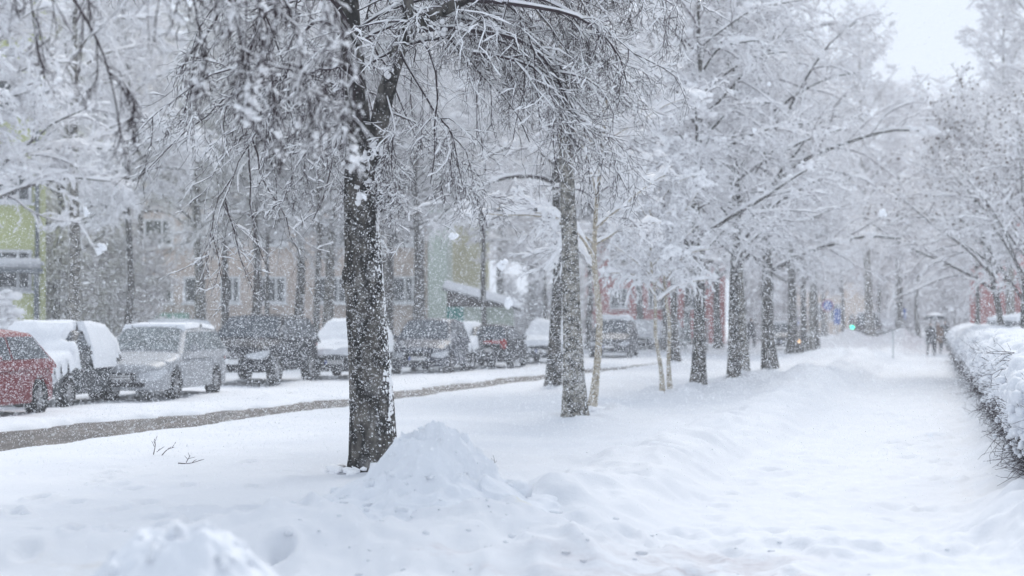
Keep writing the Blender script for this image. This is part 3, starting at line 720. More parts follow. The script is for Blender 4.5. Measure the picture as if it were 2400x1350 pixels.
# ------------------------------------------------------------------ hedge
def hedge():
    rng = np.random.RandomState(12)
    ax, ay = 5.55, 18.6; bx, by = 19.6, 76.0
    d = np.array([bx - ax, by - ay]); Ld = np.linalg.norm(d); d /= Ld; nrm = np.array([d[1], -d[0]])     # nrm points right
    root = thing('hedge', 'clipped hedge under thick lumpy snow with bare dark twigs along the footpath', 'hedge', (ax, ay, 0))
    Wd = 1.5; Hh = 1.02
    # twigs
    n = 15000; a = -4.9 + (Ld + 4.9) * rng.uniform(0, 1, n) ** 1.7; c = Wd * rng.uniform(0, 1, n) ** 2.0; hd = a < -4.0; c = np.where(hd, Wd / 2 + (c - Wd / 2) * np.sqrt(np.clip((a + 4.95) / .95, .05, 1)), c); z = rng.uniform(0, 1, n) ** .8 * (Hh - .05)
    c = c + .22 * np.clip(.45 - z, 0, 1) + .12 * sstep(.56, .85, z)
    P = np.stack([d[0] * a + nrm[0] * c, d[1] * a + nrm[1] * c, z], 1)
    D = rng.normal(0, 1, (n, 3)); D[:, :2] -= nrm * .9; D[:, 2] += .5
    L = rng.uniform(.12, .42, n)
    p = grow(P, D, L, 4, rng.uniform(-.2, .5, n), .22, rng)
    bk = MB(); bk.tubes(p, taper(np.full(n, .0045), 5, .5), 3)
    pp, dd, Lp, u = kids(p, L, 2, .2, 1, .8, rng); L2 = Lp * rng.uniform(.25, .6, len(u))
    p2 = grow(pp, dd, L2, 2, np.zeros(len(u)), .2, rng); bk.tubes(p2, taper(np.full(len(u), .003), 3, .6), 3)
    # stems
    m = 260; a = rng.uniform(-5, Ld, m); c = rng.uniform(.25, 1.2, m)
    B = np.stack([d[0] * a + nrm[0] * c, d[1] * a + nrm[1] * c, np.full(m, -.05)], 1)
    q = grow(B, np.array([0, 0, 1.0]) + rng.normal(0, .25, (m, 3)), np.full(m, .95), 5, np.zeros(m), .12, rng); bk.tubes(q, taper(np.full(m, .014), 6, .5), 5)
    # a few long stray shoots
    m = 55; a = rng.uniform(-1, 14, m)
    B = np.stack([d[0] * a + nrm[0] * .1, d[1] * a + nrm[1] * .1, rng.uniform(.25, 1.25, m)], 1)
    dr = rng.normal(0, .5, (m, 3)); dr[:, :2] -= nrm * 1.0; dr[:, 2] += .2
    q = grow(B, dr, rng.uniform(.3, .65, m), 6, rng.uniform(-.3, .9, m), .12, rng); bk.tubes(q, taper(np.full(m, .005), 7, .4), 4)
    pp, dd, Lp, u = kids(q, np.full(m, .3), 4, .3, 1, .7, rng); bk.tubes(grow(pp, dd, Lp * .5, 2, np.zeros(len(u)), .15, rng), taper(np.full(len(u), .003), 3, .6), 3)
    bk.obj('twigs', M_twig, root)
    # snow blanket: cross-section arc swept along
    na, nv = 760, 64
    aa = -5 + (Ld + 5) * np.linspace(0, 1, na) ** 1.6; v = np.linspace(0, 1, nv)
    A, V = np.meshgrid(aa, v, indexing='ij')
    lowz = .66 + .36 * fbm(A / .55, A * 0 + 3, 3, 5)
    th = pi * (1 - V)                                  # left face -> over the top -> right
    ex = 3.2
    ca = np.sign(np.cos(th)) * np.abs(np.cos(th)) ** (2 / ex); sa = np.abs(np.sin(th)) ** (2 / ex)
    c = Wd / 2 + ca * (Wd / 2 + .16)
    top = Hh + .33 + .06 * fbm(A / 1.6, A * 0 + 9, 2, 7)
    e_ = np.clip((A + 5.25) / 1.1, 0, 1); fe = np.sqrt(1 - (1 - e_) ** 2)
    z = lowz + (top - lowz) * sa * (.25 + .75 * fe); c = Wd / 2 + (c - Wd / 2) * fe
    lum = .14 * fbm(A / .28, (c + z) / .28, 3, 8) + .07 * fbm(A / .75, (c + z) / .6, 2, 9)
    lum = lum * np.clip(sa * 1.4 + .25, 0, 1)
    nx = ca; nz = sa
    c = c + nx * lum; z = z + nz * lum * .8
    P = np.stack([d[0] * A + nrm[0] * c, d[1] * A + nrm[1] * c, z], -1)
    sn = MB(); sn.grid(P)
    # lumps hanging on the face
    m = 1500; a = -4 + (Ld + 4) * rng.uniform(0, 1, m) ** 1.9; zz = rng.uniform(.32, 1.05, m) ** .8; cc = rng.normal(-.13, .06, m) + .2 * np.clip(.45 - zz, 0, 1)
    C = np.stack([d[0] * a + nrm[0] * cc, d[1] * a + nrm[1] * cc, zz], 1); s = rng.uniform(.015, .09, m) * np.clip(zz, .25, 1)
    sn.blobs(C, np.stack([s, s, s * rng.uniform(.7, 1.4, m)], 1), rng)
    sn.obj('snow_cover', M_snow_pile, root)
hedge()

# ------------------------------------------------------------------ cars
M_glass = mat('car_glass', (.035, .048, .062), .12, spec=.6)  # bluish reflected light is painted into the base colour
M_frost = mat('frosted_glass', (.13, .155, .165), .5, var=.5, vscale=4, spec=.4)
M_tyre = mat('tyre', (.018, .018, .019), .9, var=.3, vscale=8)
M_rim = mat('rim', (.30, .30, .31), .45, metal=.6)
M_black = mat('black_plastic', (.018, .018, .02), .7)
M_lamp = mat('headlamp', (.55, .57, .60), .2, spec=.6)
M_plate = mat('number_plate', (.75, .75, .75), .5)
M_blue = mat('plate_blue', (.02, .08, .45), .5)
M_red_l = mat('tail_lamp', (.42, .02, .02), .3)
M_amber = glow('lit_indicator', (1.0, .50, .05), 4.0)
M_chrome = mat('chrome', (.55, .55, .56), .25, metal=.9)
PAINT = {}
def paint(name, c, r=.5):
    if name not in PAINT: PAINT[name] = mat('paint_' + name, c, r if sum(c) > .1 else .62, var=.10, vscale=2.5, spec=.25 if sum(c) > .1 else .12, coat=.08 if sum(c) > .1 else 0)
    return PAINT[name]
TYPES = {
 #        L     W     H    wb   xf   sill belt hood0 hood1 | cowl roofF roofR rearB | deck wheel r
 'hatch':  (4.10, 1.72, 1.47, 2.52, 1.24, .24, .92, .70, .93, 1.00, .22, -1.35, -1.92, .92, .31),
 'mini':   (3.66, 1.66, 1.47, 2.38, 1.10, .24, .92, .72, .93, .92, .20, -1.22, -1.72, .92, .29),
 'estate': (4.72, 1.80, 1.50, 2.70, 1.42, .24, .95, .72, .97, 1.02, .22, -1.75, -2.22, .95, .325),
 'suv':    (4.78, 1.95, 1.76, 2.86, 1.50, .36, 1.13, .95, 1.14, 1.10, .35, -1.85, -2.25, 1.10, .385),
 'mpv':    (4.40, 1.80, 1.66, 2.72, 1.34, .26, 1.02, .80, 1.04, 1.25, .35, -1.70, -2.08, 1.0, .325),
 'sedan':  (4.45, 1.74, 1.42, 2.60, 1.35, .24, .90, .68, .92, .95, .12, -1.05, -1.78, .94, .31),
 'van':    (4.90, 1.90, 2.10, 3.00, 1.55, .30, 1.15, .95, 1.18, 1.75, 1.15, -2.20, -2.40, 1.1, .34),
}
def car(type_, label, col, wheel_px, wheel_at='front', phi=7.0, snow='roof', thick=.10, frost=False, indicator=False, exposed=None, group='parked cars along the road', rear_view=False, grp_name='parked_car', blackgrille=True, dz=0.0):
    (L, W, Hc, wb, xf, sill, belt, h0, h1, cowl, rF, rR, rB, deck, wr) = TYPES[type_]
    xr = xf - wb; hw = W / 2; wt = hw - .22 - (.06 if type_ == 'van' else .08) * 0; cx = 0
    seed = int(abs(wheel_px[0])) % 97; rng = np.random.RandomState(seed)
    ph = radians(phi); fwd = np.array([-sin(ph), -cos(ph)])
    if rear_view: fwd = -fwd
    left = np.array([-fwd[1], fwd[0]])
    near = left if not rear_view else -left        # the flank turned to the viewer's right
    wx, wy = at(*wheel_px)
    ox, oy = np.array([wx, wy]) - fwd * (xf if wheel_at == 'front' else xr) - near * (hw - .12)
    rz = atan2(fwd[1], fwd[0])
    root = thing(grp_name, label, 'car', (ox, oy, dz - .02), rz, group)
    x0, x1 = -L / 2 , L / 2
    shift = 0
    def topz(x):      # hood / belt / deck
        x = np.asarray(x, float)
        return np.interp(x, [x0, x0 + .06, x0 + .22, rB, rB + .2, cowl - .1, cowl + .02, x1 - .32, x1 - .07, x1], [deck - .38, deck - .10, deck, deck - .01, belt - .04, belt - .04, belt, h0 + .05, h0, h0 - .10])
    def plan(x):
        x = np.asarray(x, float); e = np.minimum(x - x0, x1 - x)
        return hw * (.80 + .20 * np.sqrt(np.clip(e / .75, 0, 1)))
    def botz(x):
        x = np.asarray(x, float); z = np.full_like(x, sill); ra = wr + .055
        for xw in (xf, xr):
            d = np.abs(x - xw); z = np.where(d < ra, np.maximum(z, wr + np.sqrt(np.clip(ra ** 2 - d ** 2, 0, None))), z)
        return z
    xs = np.unique(np.concatenate([np.linspace(x0, x1, 60), *[xw + (wr + .055) * np.cos(np.linspace(0, pi, 17)) for xw in (xf, xr)], [x0 + .02, x1 - .02]]))
    wv = plan(xs); tz = topz(xs); bz = np.minimum(botz(xs), tz - .06)
    sec = []
    for fy, fz in [(.0, -1), (.80, -1), (.80, -.999), (.965, -.998), (.995, .0), (1.0, .42), (.985, .70), (.955, .88), (.86, .985), (.60, 1.02), (0, 1.035)]:
        zz = bz if fz < -.99 else bz + (tz - bz) * fz
        if fz == -1: zz = np.minimum(bz, sill + .02) if fy == 0 else np.minimum(bz, sill + .02)
        if fz == -.999: zz = bz
        if fz > 1: zz = bz + (tz - bz) * 1.0 + (fz - 1) * .8
        if fz == 0: zz = np.maximum(bz, bz + .04)
        sec.append(np.stack([xs, wv * fy, zz], -1))
    half = np.stack(sec, 1); mir = half[:, ::-1][:, 1:] * [1, -1, 1]; P = np.concatenate([half, mir], 1)
    body = MB(); body.grid(P)
    for k in (0, -1):
        body.poly(P[k], (0.004 if k else -.004, 0, 0))
    # greenhouse
    def roofz(x):
        return np.interp(x, [rB, rR, (rR + rF) / 2, rF, cowl], [belt, Hc - .06, Hc, Hc - .04, belt])
    def wid(z): return hw * .94 - (z - belt) / (Hc - belt) * .20
    gx = np.unique(np.concatenate([np.linspace(rB, rR, 8), np.linspace(rR, rF, 14), np.linspace(rF, cowl, 8)]))
    gz = roofz(gx); G = []
    for f_ in np.linspace(0, 1, 5):
        z = belt - .12 + (gz - .05 - (belt - .12)) * f_; z = np.maximum(z, belt - .12); G.append(np.stack([gx, wid(z), z], -1))
    G.append(np.stack([gx, wid(gz) - .06, np.maximum(gz - .008, belt)], -1)); G.append(np.stack([gx, (wid(gz)) * .5, gz + .02], -1)); G.append(np.stack([gx, gx * 0, gz + .028], -1))
    G = np.stack(G, 1); G = np.concatenate([G, G[:, ::-1][:, 1:] * [1, -1, 1]], 1); body.grid(G)
    pm = paint(col[0], col[1])
    bo = body.obj('body', pm, root)
    # underside
    ub = MB(); ub.box((0, 0, sill + .03), (L * .86, W * .74, .10)); ub.obj('underbody', M_black, root)
    gl = M_frost if frost else M_glass
    # windscreen and rear window
    def slope_glass(name, xb, xt, zt, sgn, m):
        q = MB(); n = np.array([sgn * (zt - belt), 0, abs(xb - xt)]); n = n / np.linalg.norm(n)
        lo, hi = .07, .93; pts = []
        for f_, e in ((lo, 1), (hi, 1), (hi, -1), (lo, -1)):
            z = belt + (zt - belt) * f_; x = xb + (xt - xb) * f_; pts.append([x, e * (wid(z) - .10), z])
        for i in (0, 1): pass
        Pm = []
        for f_ in np.linspace(lo, hi, 5):
            z = belt + (zt - belt) * f_; x = xb + (xt - xb) * f_; y = np.linspace(-1, 1, 9) * (wid(z) - .09)
            Pm.append(np.stack([np.full(9, x), y, z + .032 * (1 - 1.2 * (y / wid(z)) ** 2)], -1) + n * .012)
        q.grid(np.array(Pm)); return q.obj(name, m, root)
    slope_glass('windscreen', cowl, rF, Hc - .04, 1, gl)
    slope_glass('rear_window', rB, rR, Hc - .06, -1, gl)
    # side windows
    def xat(z, xb, xt): return xb + (xt - xb) * (z - belt) / (Hc - .05 - belt)
    zb, zt = belt + .05, Hc - .13
    mid = (rF + rR) / 2 + .25; q4 = rR + .28 if type_ in ('estate', 'suv', 'mpv', 'van') else None
    spans = [((xat(zb, cowl, rF) - .12, xat(zt, cowl, rF) - .10), (mid + .04, mid + .04))]
    endb, endt = xat(zb, rB, rR) + .14, xat(zt, rB, rR) + .10
    if q4 is not None:
        spans.append(((mid - .04, mid - .04), (q4 - .02, q4 + .02))); spans.append(((q4 - .09, q4 - .05), (endb, endt)))
    else:
        spans.append(((mid - .04, mid - .04), (endb, endt)))
    for e in (1, -1):
        for (a, b_) in spans:
            if a[0] - b_[0] < .08: continue
            qd = MB(); pts = [[a[0], e * (wid(zb) + .004), zb], [a[1], e * (wid(zt) + .004), zt], [b_[1], e * (wid(zt) + .004), zt], [b_[0], e * (wid(zb) + .004), zb]]
            if e < 0: pts = pts[::-1]
            qd.poly(pts, (0, e * .008, 0)); qd.obj('side_window', gl, root, smooth=False)
    # mirrors
    for e in (1, -1):
        mm = MB(); mm.box((cowl - .42, e * (wid(belt) + .12), belt + .09), (.14, .20, .14), .04); mm.obj('wing_mirror', pm, root)
    # front
    zl = h0 - .20
    for e in (1, -1):
        hl = MB(); Pm = []
        for k_, (xx, y, lo_, hi_) in enumerate([(x1 + .012, hw * .46, -.04, .05), (x1 + .012, hw * .60, -.075, .085), (x1 + .012, hw * .74, -.085, .10), (x1 + .004, hw * .82, -.085, .11),
                                   (x1 - .06, hw * .872, -.07, .12), (x1 - .16, hw * .905, -.04, .13), (x1 - .36, hw * .95, .06, .135)]):
            Pm.append([[xx, e * y, zl + lo_], [xx + .006, e * (y + .006), zl + (lo_ + hi_) / 2], [xx - .012, e * y, zl + hi_]])
        Pm = np.array(Pm); hl.grid(Pm if e > 0 else Pm[::-1])
        h_o = hl.obj('headlight', M_lamp, root)
        if indicator and e == 1:
            ib = MB(); ib.box((x1 - .06, e * hw * .80, zl - .02), (.10, .16, .16), .02); ib.obj('indicator_lamp', M_amber, root)
    gr = MB(); gr.box((x1 + .0, 0, zl - .02), (.05, hw * .80, .17), .02); go = gr.obj('grille', M_black, root)
    if type_ in ('suv', 'estate', 'mpv', 'hatch', 'mini'):
        sl = MB()
        for k in range(3): sl.box((x1 + .028, 0, zl - .075 + k * .055), (.012, hw * .70, .016))
        sl.obj('grille_bar', M_chrome if type_ == 'suv' else M_black, root, smooth=False)
    ib = MB(); ib.box((x1 - .035, 0, sill + .11), (.09, hw * 1.25, .15), .03); ib.obj('lower_intake', M_black, root)
    for xx, sgn in ((x1, 1), (x0, -1)):
        pl = MB(); zp = sill + .24 if sgn > 0 else deck - .30
        pl.box((xx + sgn * .022, 0, zp), (.014, .50, .11)); po = pl.obj('number_plate', M_plate, root, smooth=False)
        bl = MB(); bl.box((xx + sgn * .030, -sgn * .225, zp), (.008, .05, .108)); bl.obj('blue_band', M_blue, po, smooth=False)
    for e in (1, -1):
        tl = MB(); tl.box((x0 + .07, e * hw * .74, deck - .10), (.17, .20, .26 if type_ != 'hatch' else .34), .05); tl.obj('tail_lamp', M_red_l, root)
    if rear_view:
        tb_ = MB(); tb_.box((x0 - .005, 0, deck - .03), (.05, hw * 1.5, .10), .02); tb_.obj('tailgate_trim', M_red_l, root)
    # door handles
    for e in (1, -1):
        for xx in (mid + .12, mid - .85):
            dh = MB(); dh.box((xx, e * (hw * .985), belt - .12), (.17, .03, .03), .01); dh.obj('door_handle', pm, root)
    # wheels
    for xw in (xf, xr):
        for e in (1, -1):
            y = e * (hw - .11); tw = .20
            prof = [(wr * .60, -tw / 2 + .01), (wr * .92, -tw / 2), (wr, -tw / 2 + .04), (wr, tw / 2 - .04), (wr * .92, tw / 2), (wr * .60, tw / 2 - .01)]
            an = np.linspace(0, 2 * pi, 28, endpoint=False)
            Pm = np.array([[[xw + r * np.cos(a), y + t_, wr + r * np.sin(a)] for a in an] for r, t_ in prof])
            t_ = MB(); t_.grid(Pm, closed=True); wo = t_.obj('wheel', M_tyre, root)
            rm_ = MB(); rm_.cyl((xw, y + e * .03, wr), (xw, y + e * .075, wr), wr * .24, 14)
            for k in range(7):
                a = k * 2 * pi / 7; dv = np.array([cos(a), 0, sin(a)])
                rm_.tube(np.array([[xw, y + e * .06, wr] + dv * wr * .12, [xw, y + e * .065, wr] + dv * wr * .60]), [.035, .028], 6)
            rm_.cyl((xw, y - e * .0, wr), (xw, y + e * .025, wr), wr * .615, 24)
            rm_.obj('rim', M_rim, wo)
    # snow lying on the car
    if snow:
        X = np.linspace(x0 + .02, x1 - .02, 90); Yv = np.linspace(-hw, hw, 44)
        XX, YY = np.meshgrid(X, Yv, indexing='ij')
        ay = np.abs(YY)
        gin = (XX > rB) & (XX < cowl); rz_ = np.where(gin, roofz(XX), -1)
        wtop = wid(rz_); zside = belt + (hw * .955 - ay) / .20 * (Hc - belt)
        zg = np.where(gin & (ay <= hw * .955), np.minimum(rz_ + .02, zside), -1)
        pw = plan(XX); zl_ = topz(XX) - np.where(ay > pw * .86, (ay - pw * .86) / (pw * .14 + 1e-6) * .12, 0)
        z = np.maximum(zg, zl_)
        n_ = fbm(XX / .45 + seed, YY / .45, 3, seed)
        th = thick * (1 + .45 * n_)
        edge = np.minimum.reduce([XX - (x0 + .02), (x1 - .02) - XX, (pw - ay)])
        msk = edge > -.02
        if snow == 'roof': msk &= (XX > rR - .12) & (XX < rF + .10 - .05 * np.cos(YY * 2)) & (ay < wid(np.maximum(rz_, belt)) + .0) & (zg > belt + .35); 
        elif snow == 'roof_hood': msk &= ((XX > rR - .1) & (XX < rF + .12) & (zg > belt + .33)) | (XX > cowl - .05)
        elif snow == 'thin': msk &= ((XX > rR - .1) & (XX < rF + .05) & (zg > belt + .40))
        elif snow == 'full': pass
        if exposed is not None:
            for (xa, xb_, e, zlo) in exposed:
                msk &= ~((XX > xa + .12 * n_) & (XX < xb_ + .12 * n_) & (YY * e > 0) & (ay > hw * .62))
        # drop the rim of the blanket onto the car
        m2 = msk.copy()
        m2[1:-1, 1:-1] &= msk[:-2, 1:-1] & msk[2:, 1:-1] & msk[1:-1, :-2] & msk[1:-1, 2:]
        m2[0] = m2[-1] = False; m2[:, 0] = m2[:, -1] = False
        zz = z + np.where(m2, th, -.05)
        bul = np.where(m2, 1, 1); 
        Pn = np.stack([XX, YY * np.where(ay > hw * .55, 1.045, 1.0), zz], -1)
        idx = np.arange(XX.size).reshape(XX.shape)
        fm = msk[:-1, :-1] & msk[1:, :-1] & msk[:-1, 1:] & msk[1:, 1:]
        Q = np.stack([idx[:-1, :-1], idx[1:, :-1], idx[1:, 1:], idx[:-1, 1:]], -1)[fm]
        if len(Q): 
            sn = MB(); sn.add(Pn.reshape(-1, 3), Q); sn.obj('snow_cover', M_snow_pile, root)
    if snow == 'full' and type_ == 'hatch' and col[0] == 'grey':
        wp = MB(); wp.box((0, 0, 0), (.01, .01, .01))
    return root
car('hatch', 'dark red hatchback cut by the left picture edge', ('red', (.17, .010, .018)), (82, 972), 'rear', 9, snow=None)
car('mini', 'dark grey hatchback under thick snow with one bared side window', ('charcoal', (.045, .05, .055)), (152, 955), 'front', 6.5, snow='full', thick=.13, exposed=[(.0, .62, 1, 0)])
car('estate', 'silver estate car with a thin layer of snow on its roof', ('silver', (.33, .34, .36)), (404, 937), 'front', 7, snow='roof', thick=.05, frost=True)
car('suv', 'big black off-roader free of snow, between the silver estate and the white covered car', ('black', (.014, .016, .022)), (642, 902), 'front', 10, snow=None)
car('hatch', 'snow buried car with only a dark bumper bare, half behind the thick trunk', ('grey', (.04, .045, .05)), (862, 887), 'front', 8, snow='full', thick=.16)
car('mpv', 'dark blue grey people carrier right of the thick birch trunk', ('navy', (.03, .036, .055)), (1052, 877), 'front', 8, snow=None)
car('sedan', 'dark saloon with snow over roof and windscreen, right of the people carrier', ('slate', (.06, .062, .07)), (1102, 866), 'front', 14, snow='full', thick=.12, exposed=[(-1.2, .75, 1, 0)])
car('hatch', 'dark car turned tail on with red lamps round its black rear window', ('graphite', (.03, .031, .036)), (1196, 862), 'rear', 10, snow=None, rear_view=True)
car('hatch', 'car hidden by snow on bonnet and roof, just left of the dark upright trunk', ('grey', (.05, .055, .06)), (1325, 851), 'front', 10, snow='full', thick=.16)
car('mpv', 'dark minivan with a thick white snow slab on its roof', ('slate', (.06, .062, .07)), (1474, 838), 'front', 10, snow='roof', thick=.16)
car('hatch', 'far car buried in snow left of the thin saplings', ('grey', (.04, .045, .05)), (1540, 820), 'front', 11, snow='full', thick=.18)
car('sedan', 'far dark car with snowy windscreen seen between the thin saplings', ('charcoal', (.045, .05, .055)), (1588, 817), 'front', 12, snow='roof_hood', thick=.14)
car('estate', 'snow topped car parked behind the silver estate, only its roof showing', ('pine', (.04, .07, .06)), (425, 868), 'front', 7, snow='full', thick=.09, dz=.05)
car('hatch', 'far dark car with a lit amber indicator between two trunks', ('charcoal', (.045, .05, .055)), (1872, 820), 'front', 8, snow='roof', thick=.1, indicator=True, group='far vehicles')
car('van', 'far dark van facing the viewer beside the green traffic light', ('brown', (.06, .045, .045)), (2062, 803), 'front', 14, snow='thin', thick=.08, group='far vehicles', grp_name='van')
car('van', 'far teal van under thick snow left of the umbrella walkers', ('teal', (.05, .10, .11)), (2118, 799), 'front', 14, snow='full', thick=.2, group='far vehicles', grp_name='van')
car('suv', 'dark blue car with snowy roof behind the hedge near the right edge', ('navy', (.03, .036, .055)), (2420, 840), 'front', 40, snow='roof', thick=.14, group='cars behind the hedge')
car('hatch', 'grey blue car with snowy roof behind the hedge left of the dark stems', ('slate', (.06, .062, .07)), (2365, 845), 'front', 40, snow='roof', thick=.16, group='cars behind the hedge', dz=.15)

# ------------------------------------------------------------------ buildings
M_wbeige = mat('wall_beige', (.52, .43, .37), .9, var=.10, vscale=1.2, bump=.2)
M_wgreen = mat('wall_yellow_green', (.56, .59, .28), .9, var=.08, vscale=.8)
M_wpale = mat('wall_pale_green', (.50, .58, .50), .9, var=.08, vscale=.8)
M_wyell = mat('wall_pale_yellow', (.55, .55, .34), .9, var=.08, vscale=.8)
M_wred = mat('wall_red', (.42, .12, .11), .9, var=.15, vscale=1.0)
M_wfar = mat('wall_far_beige', (.48, .38, .30), .9, var=.1, vscale=.6)
M_frame = mat('window_frame', (.72, .73, .75), .6)
M_pane = mat('window_pane', (.045, .055, .06), .15, spec=.5)
M_teal = mat('teal_door', (.02, .26, .22), .6, var=.1)
M_grn = mat('green_panel', (.16, .34, .26), .7, var=.1)
M_pipe = mat('grey_metal', (.16, .18, .20), .5)
M_pale = mat('pale_metal', (.45, .50, .50), .6)
M_dark = mat('dark_metal', (.03, .035, .04), .6)
M_signb = mat('sign_blue', (.03, .12, .50), .5)
M_signr = mat('sign_red', (.5, .03, .04), .5)
M_wood = mat('dark_boards', (.07, .055, .05), .9, var=.2, stretch=(6, 1, 1))

def facade(label, px0, px1, Y, hgt, depth, m, wins, name='apartment_block', skew=0.0, rows=(), roof=True):
    """box building; the facade faces the viewer. wins = (x px, width m, sill z, height m)"""
    x0 = (px0 - 1200) * Y / F; x1 = (px1 - 1200) * Y / F; W = x1 - x0
    root = thing(name, label, 'building', (x0, Y, 0), skew)
    b = MB(); b.box((W / 2, depth / 2, hgt / 2 - .3), (W, depth, hgt + .6)); b.obj('wall', m, root, smooth=False)
    if roof:
        r = MB(); r.box((W / 2, depth / 2, hgt + .18), (W + .6, depth + .6, .3), .08); r.obj('roof', M_snow_pile, root)
    for (px, ww, sz, wh) in wins:
        xc = (px - 1200) * Y / F - x0
        fr = MB(); t = .11
        fr.box((xc - ww / 2 + t / 2, -.03, sz + wh / 2), (t, .10, wh)); fr.box((xc + ww / 2 - t / 2, -.03, sz + wh / 2), (t, .10, wh))
        fr.box((xc, -.03, sz + wh - t / 2), (ww - 2 * t, .10, t)); fr.box((xc, -.03, sz + t / 2), (ww - 2 * t, .10, t))
        if ww > .9: fr.box((xc + ww * .12, -.03, sz + wh / 2), (.09, .10, wh - 2 * t))
        fo = fr.obj('window', M_frame, root, smooth=False)
        si = MB(); si.box((xc, -.12, sz - .05), (ww + .2, .24, .09)); si.obj('sill', M_frame, fo, smooth=False)
        pn = MB(); pn.box((xc, -.006, sz + wh / 2), (ww - 2 * t, .02, wh - 2 * t)); pn.obj('pane', M_pane, fo, smooth=False)
    return root, W
wl = [(372, 1.5, 2.45, 1.35), (455, 1.1, 2.45, 1.35), (540, 1.0, 2.45, 1.35), (640, 1.35, 2.45, 1.35), (783, 1.75, 2.45, 1.35), (943, 1.2, 2.45, 1.35)]
rows = [(a, b, c + 2.9 * k, d) for k in range(2) for (a, b, c, d) in wl]
bb, W = facade('beige apartment block with white framed windows behind the parked cars', 335, 1002, 86, 8.6, 11, M_wbeige, rows)
gp = MB(); gp.box(((400 - 335) * 86 / F, -.25, 1.3), (1.9, .4, 1.3)); gp.obj('green_panel', M_grn, bb, smooth=False)
facade('pale green stairwell block at the right end of the beige block', 1003, 1046, 84, 9.2, 9, M_wpale, [], 'house')
facade('pale yellow house wall rising behind the snow roofed shed', 1048, 1142, 100, 9.0, 9, M_wyell, [], 'house')
yb, W = facade('yellow green house at the left picture edge', -260, 94, 57, 15.0, 12, M_wgreen,
               [(20, 1.2, 2.6, 1.4), (-120, 1.4, 2.6, 1.4), (20, 1.2, 5.6, 1.4), (-120, 1.4, 5.6, 1.4), (20, 1.2, 8.6, 1.4), (20, 1.2, 11.6, 1.4)], 'house', skew=radians(16))
pp = MB(); pp.cyl((W - .28, -.09, .1), (W - .28, -.09, 14.9), .07, 10); pp.obj('drainpipe', M_pipe, yb)
cn = MB(); cn.box((W - 2.6, -.75, 3.25), (5.0, 1.5, .14)); cn.cyl((W - .35, -1.35, 0), (W - .35, -1.35, 3.2), .05, 8); cn.obj('porch_canopy', M_pipe, yb, smooth=False)
cs = MB(); cs.box((W - 2.6, -.75, 3.50), (5.1, 1.6, .34), .12); cs.obj('canopy_snow', M_snow_pile, yb)
facade('red painted house behind the thicket and the thin saplings', 1385, 1700, 118, 8.0, 10, M_wred, [(1450, 1.3, 2.4, 1.4), (1540, 1.3, 2.4, 1.4), (1630, 1.3, 2.4, 1.4), (1450, 1.3, 5.4, 1.4), (1540, 1.3, 5.4, 1.4)], 'house')
facade('far beige house at the end of the tree row', 1880, 2090, 190, 9.0, 12, M_wfar, [(1915, 1.6, 1.6, 1.8), (1960, 1.6, 1.6, 1.8), (2040, 1.6, 4.6, 1.8), (1960, 1.6, 4.6, 1.8)], 'house')
facade('salmon red house at the right picture edge behind the stems', 2390, 2600, 92, 9.0, 10, M_wred, [(2440, 1.4, 2.4, 1.4)], 'house')
def shed():
    Y = 78; x0 = (1045 - 1200) * Y / F; x1 = (1212 - 1200) * Y / F; W = x1 - x0
    root = thing('shed', 'small shed with a sloping snow covered roof and a teal door', 'shed', (x0, Y, 0))
    b = MB(); b.box((W / 2, 1.6, 1.05), (W - .3, 3.2, 2.3)); b.obj('wall', M_wpale, root, smooth=False)
    # mono-pitch gable sloping down to the right
    g = MB(); g.poly([(0.05, -.06, 2.2), (W - .1, -.06, 2.2), (0.05, -.06, 3.0)][::-1], (0, .05, 0)); g.obj('gable_boards', M_wood, root, smooth=False)
    n = 24; u = np.linspace(-.05, 1.05, n); v = np.linspace(-.5, 3.6, 16); U, V = np.meshgrid(u, v, indexing='ij')
    z = 3.08 - U * .86 + .34 + .07 * fbm(U * 6, V * 2, 3, 4); e = (np.minimum.reduce([U + .05, 1.05 - U]) < .01) | (np.minimum(V + .5, 3.6 - V) < .01); z = np.where(e, 3.02 - U * .86, z)
    r = MB(); r.grid(np.stack([U * W, V, z], -1)); r.obj('roof_snow', M_snow_pile, root)
    r = MB(); r.poly([(-.05 * W, -.45, 3.06), (1.05 * W, -.45, 2.11), (1.05 * W, -.45, 2.03), (-.05 * W, -.45, 2.98)], (0, 4, 0)); r.obj('roof', M_dark, root, smooth=False)
    d = MB(); d.box((.42, -.06, 1.2), (.78, .06, 2.0)); do = d.obj('door', M_teal, root, smooth=False)
    h = MB(); h.box((.70, -.11, 1.1), (.12, .04, .03)); h.obj('handle', M_dark, do)
shed()

# ------------------------------------------------------------------ street furniture
def sign(label, px, py, Y, shape, w_, h_, m, pole_top=None, name='street_sign', rim=None):
    c = pt(px, py, Y); root = thing(name, label, 'sign', (c[0], Y, 0))
    p = MB(); p.cyl((0, .05, -.1), (0, .05, c[2] + h_ / 2 + .05), .035, 8); p.obj('pole', M_pipe, root)
    b = MB()
    if shape == 'round':
        b.cyl((0, 0, c[2]), (0, -.03, c[2]), w_ / 2, 24)
        if rim: r = MB(); r.cyl((0, .012, c[2]), (0, -.01, c[2]), w_ / 2 * 1.16, 24); r.obj('rim', rim, root)
    else: b.box((0, -.01, c[2]), (w_, .03, h_), .006)
    b.obj('panel', m, root)
sign('small blue sign above the two close trunks left of the saplings gap', 1638, 696, 84, 'rect', .45, .6, M_signb)
sign('blue sign with red edge seen through the close pair of trunks', 1723, 732, 100, 'round', .5, .5, M_signb, rim=M_signr)
sign('round blue sign before the far beige house', 1940, 716, 140, 'round', .85, .85, M_signb, rim=M_signr)
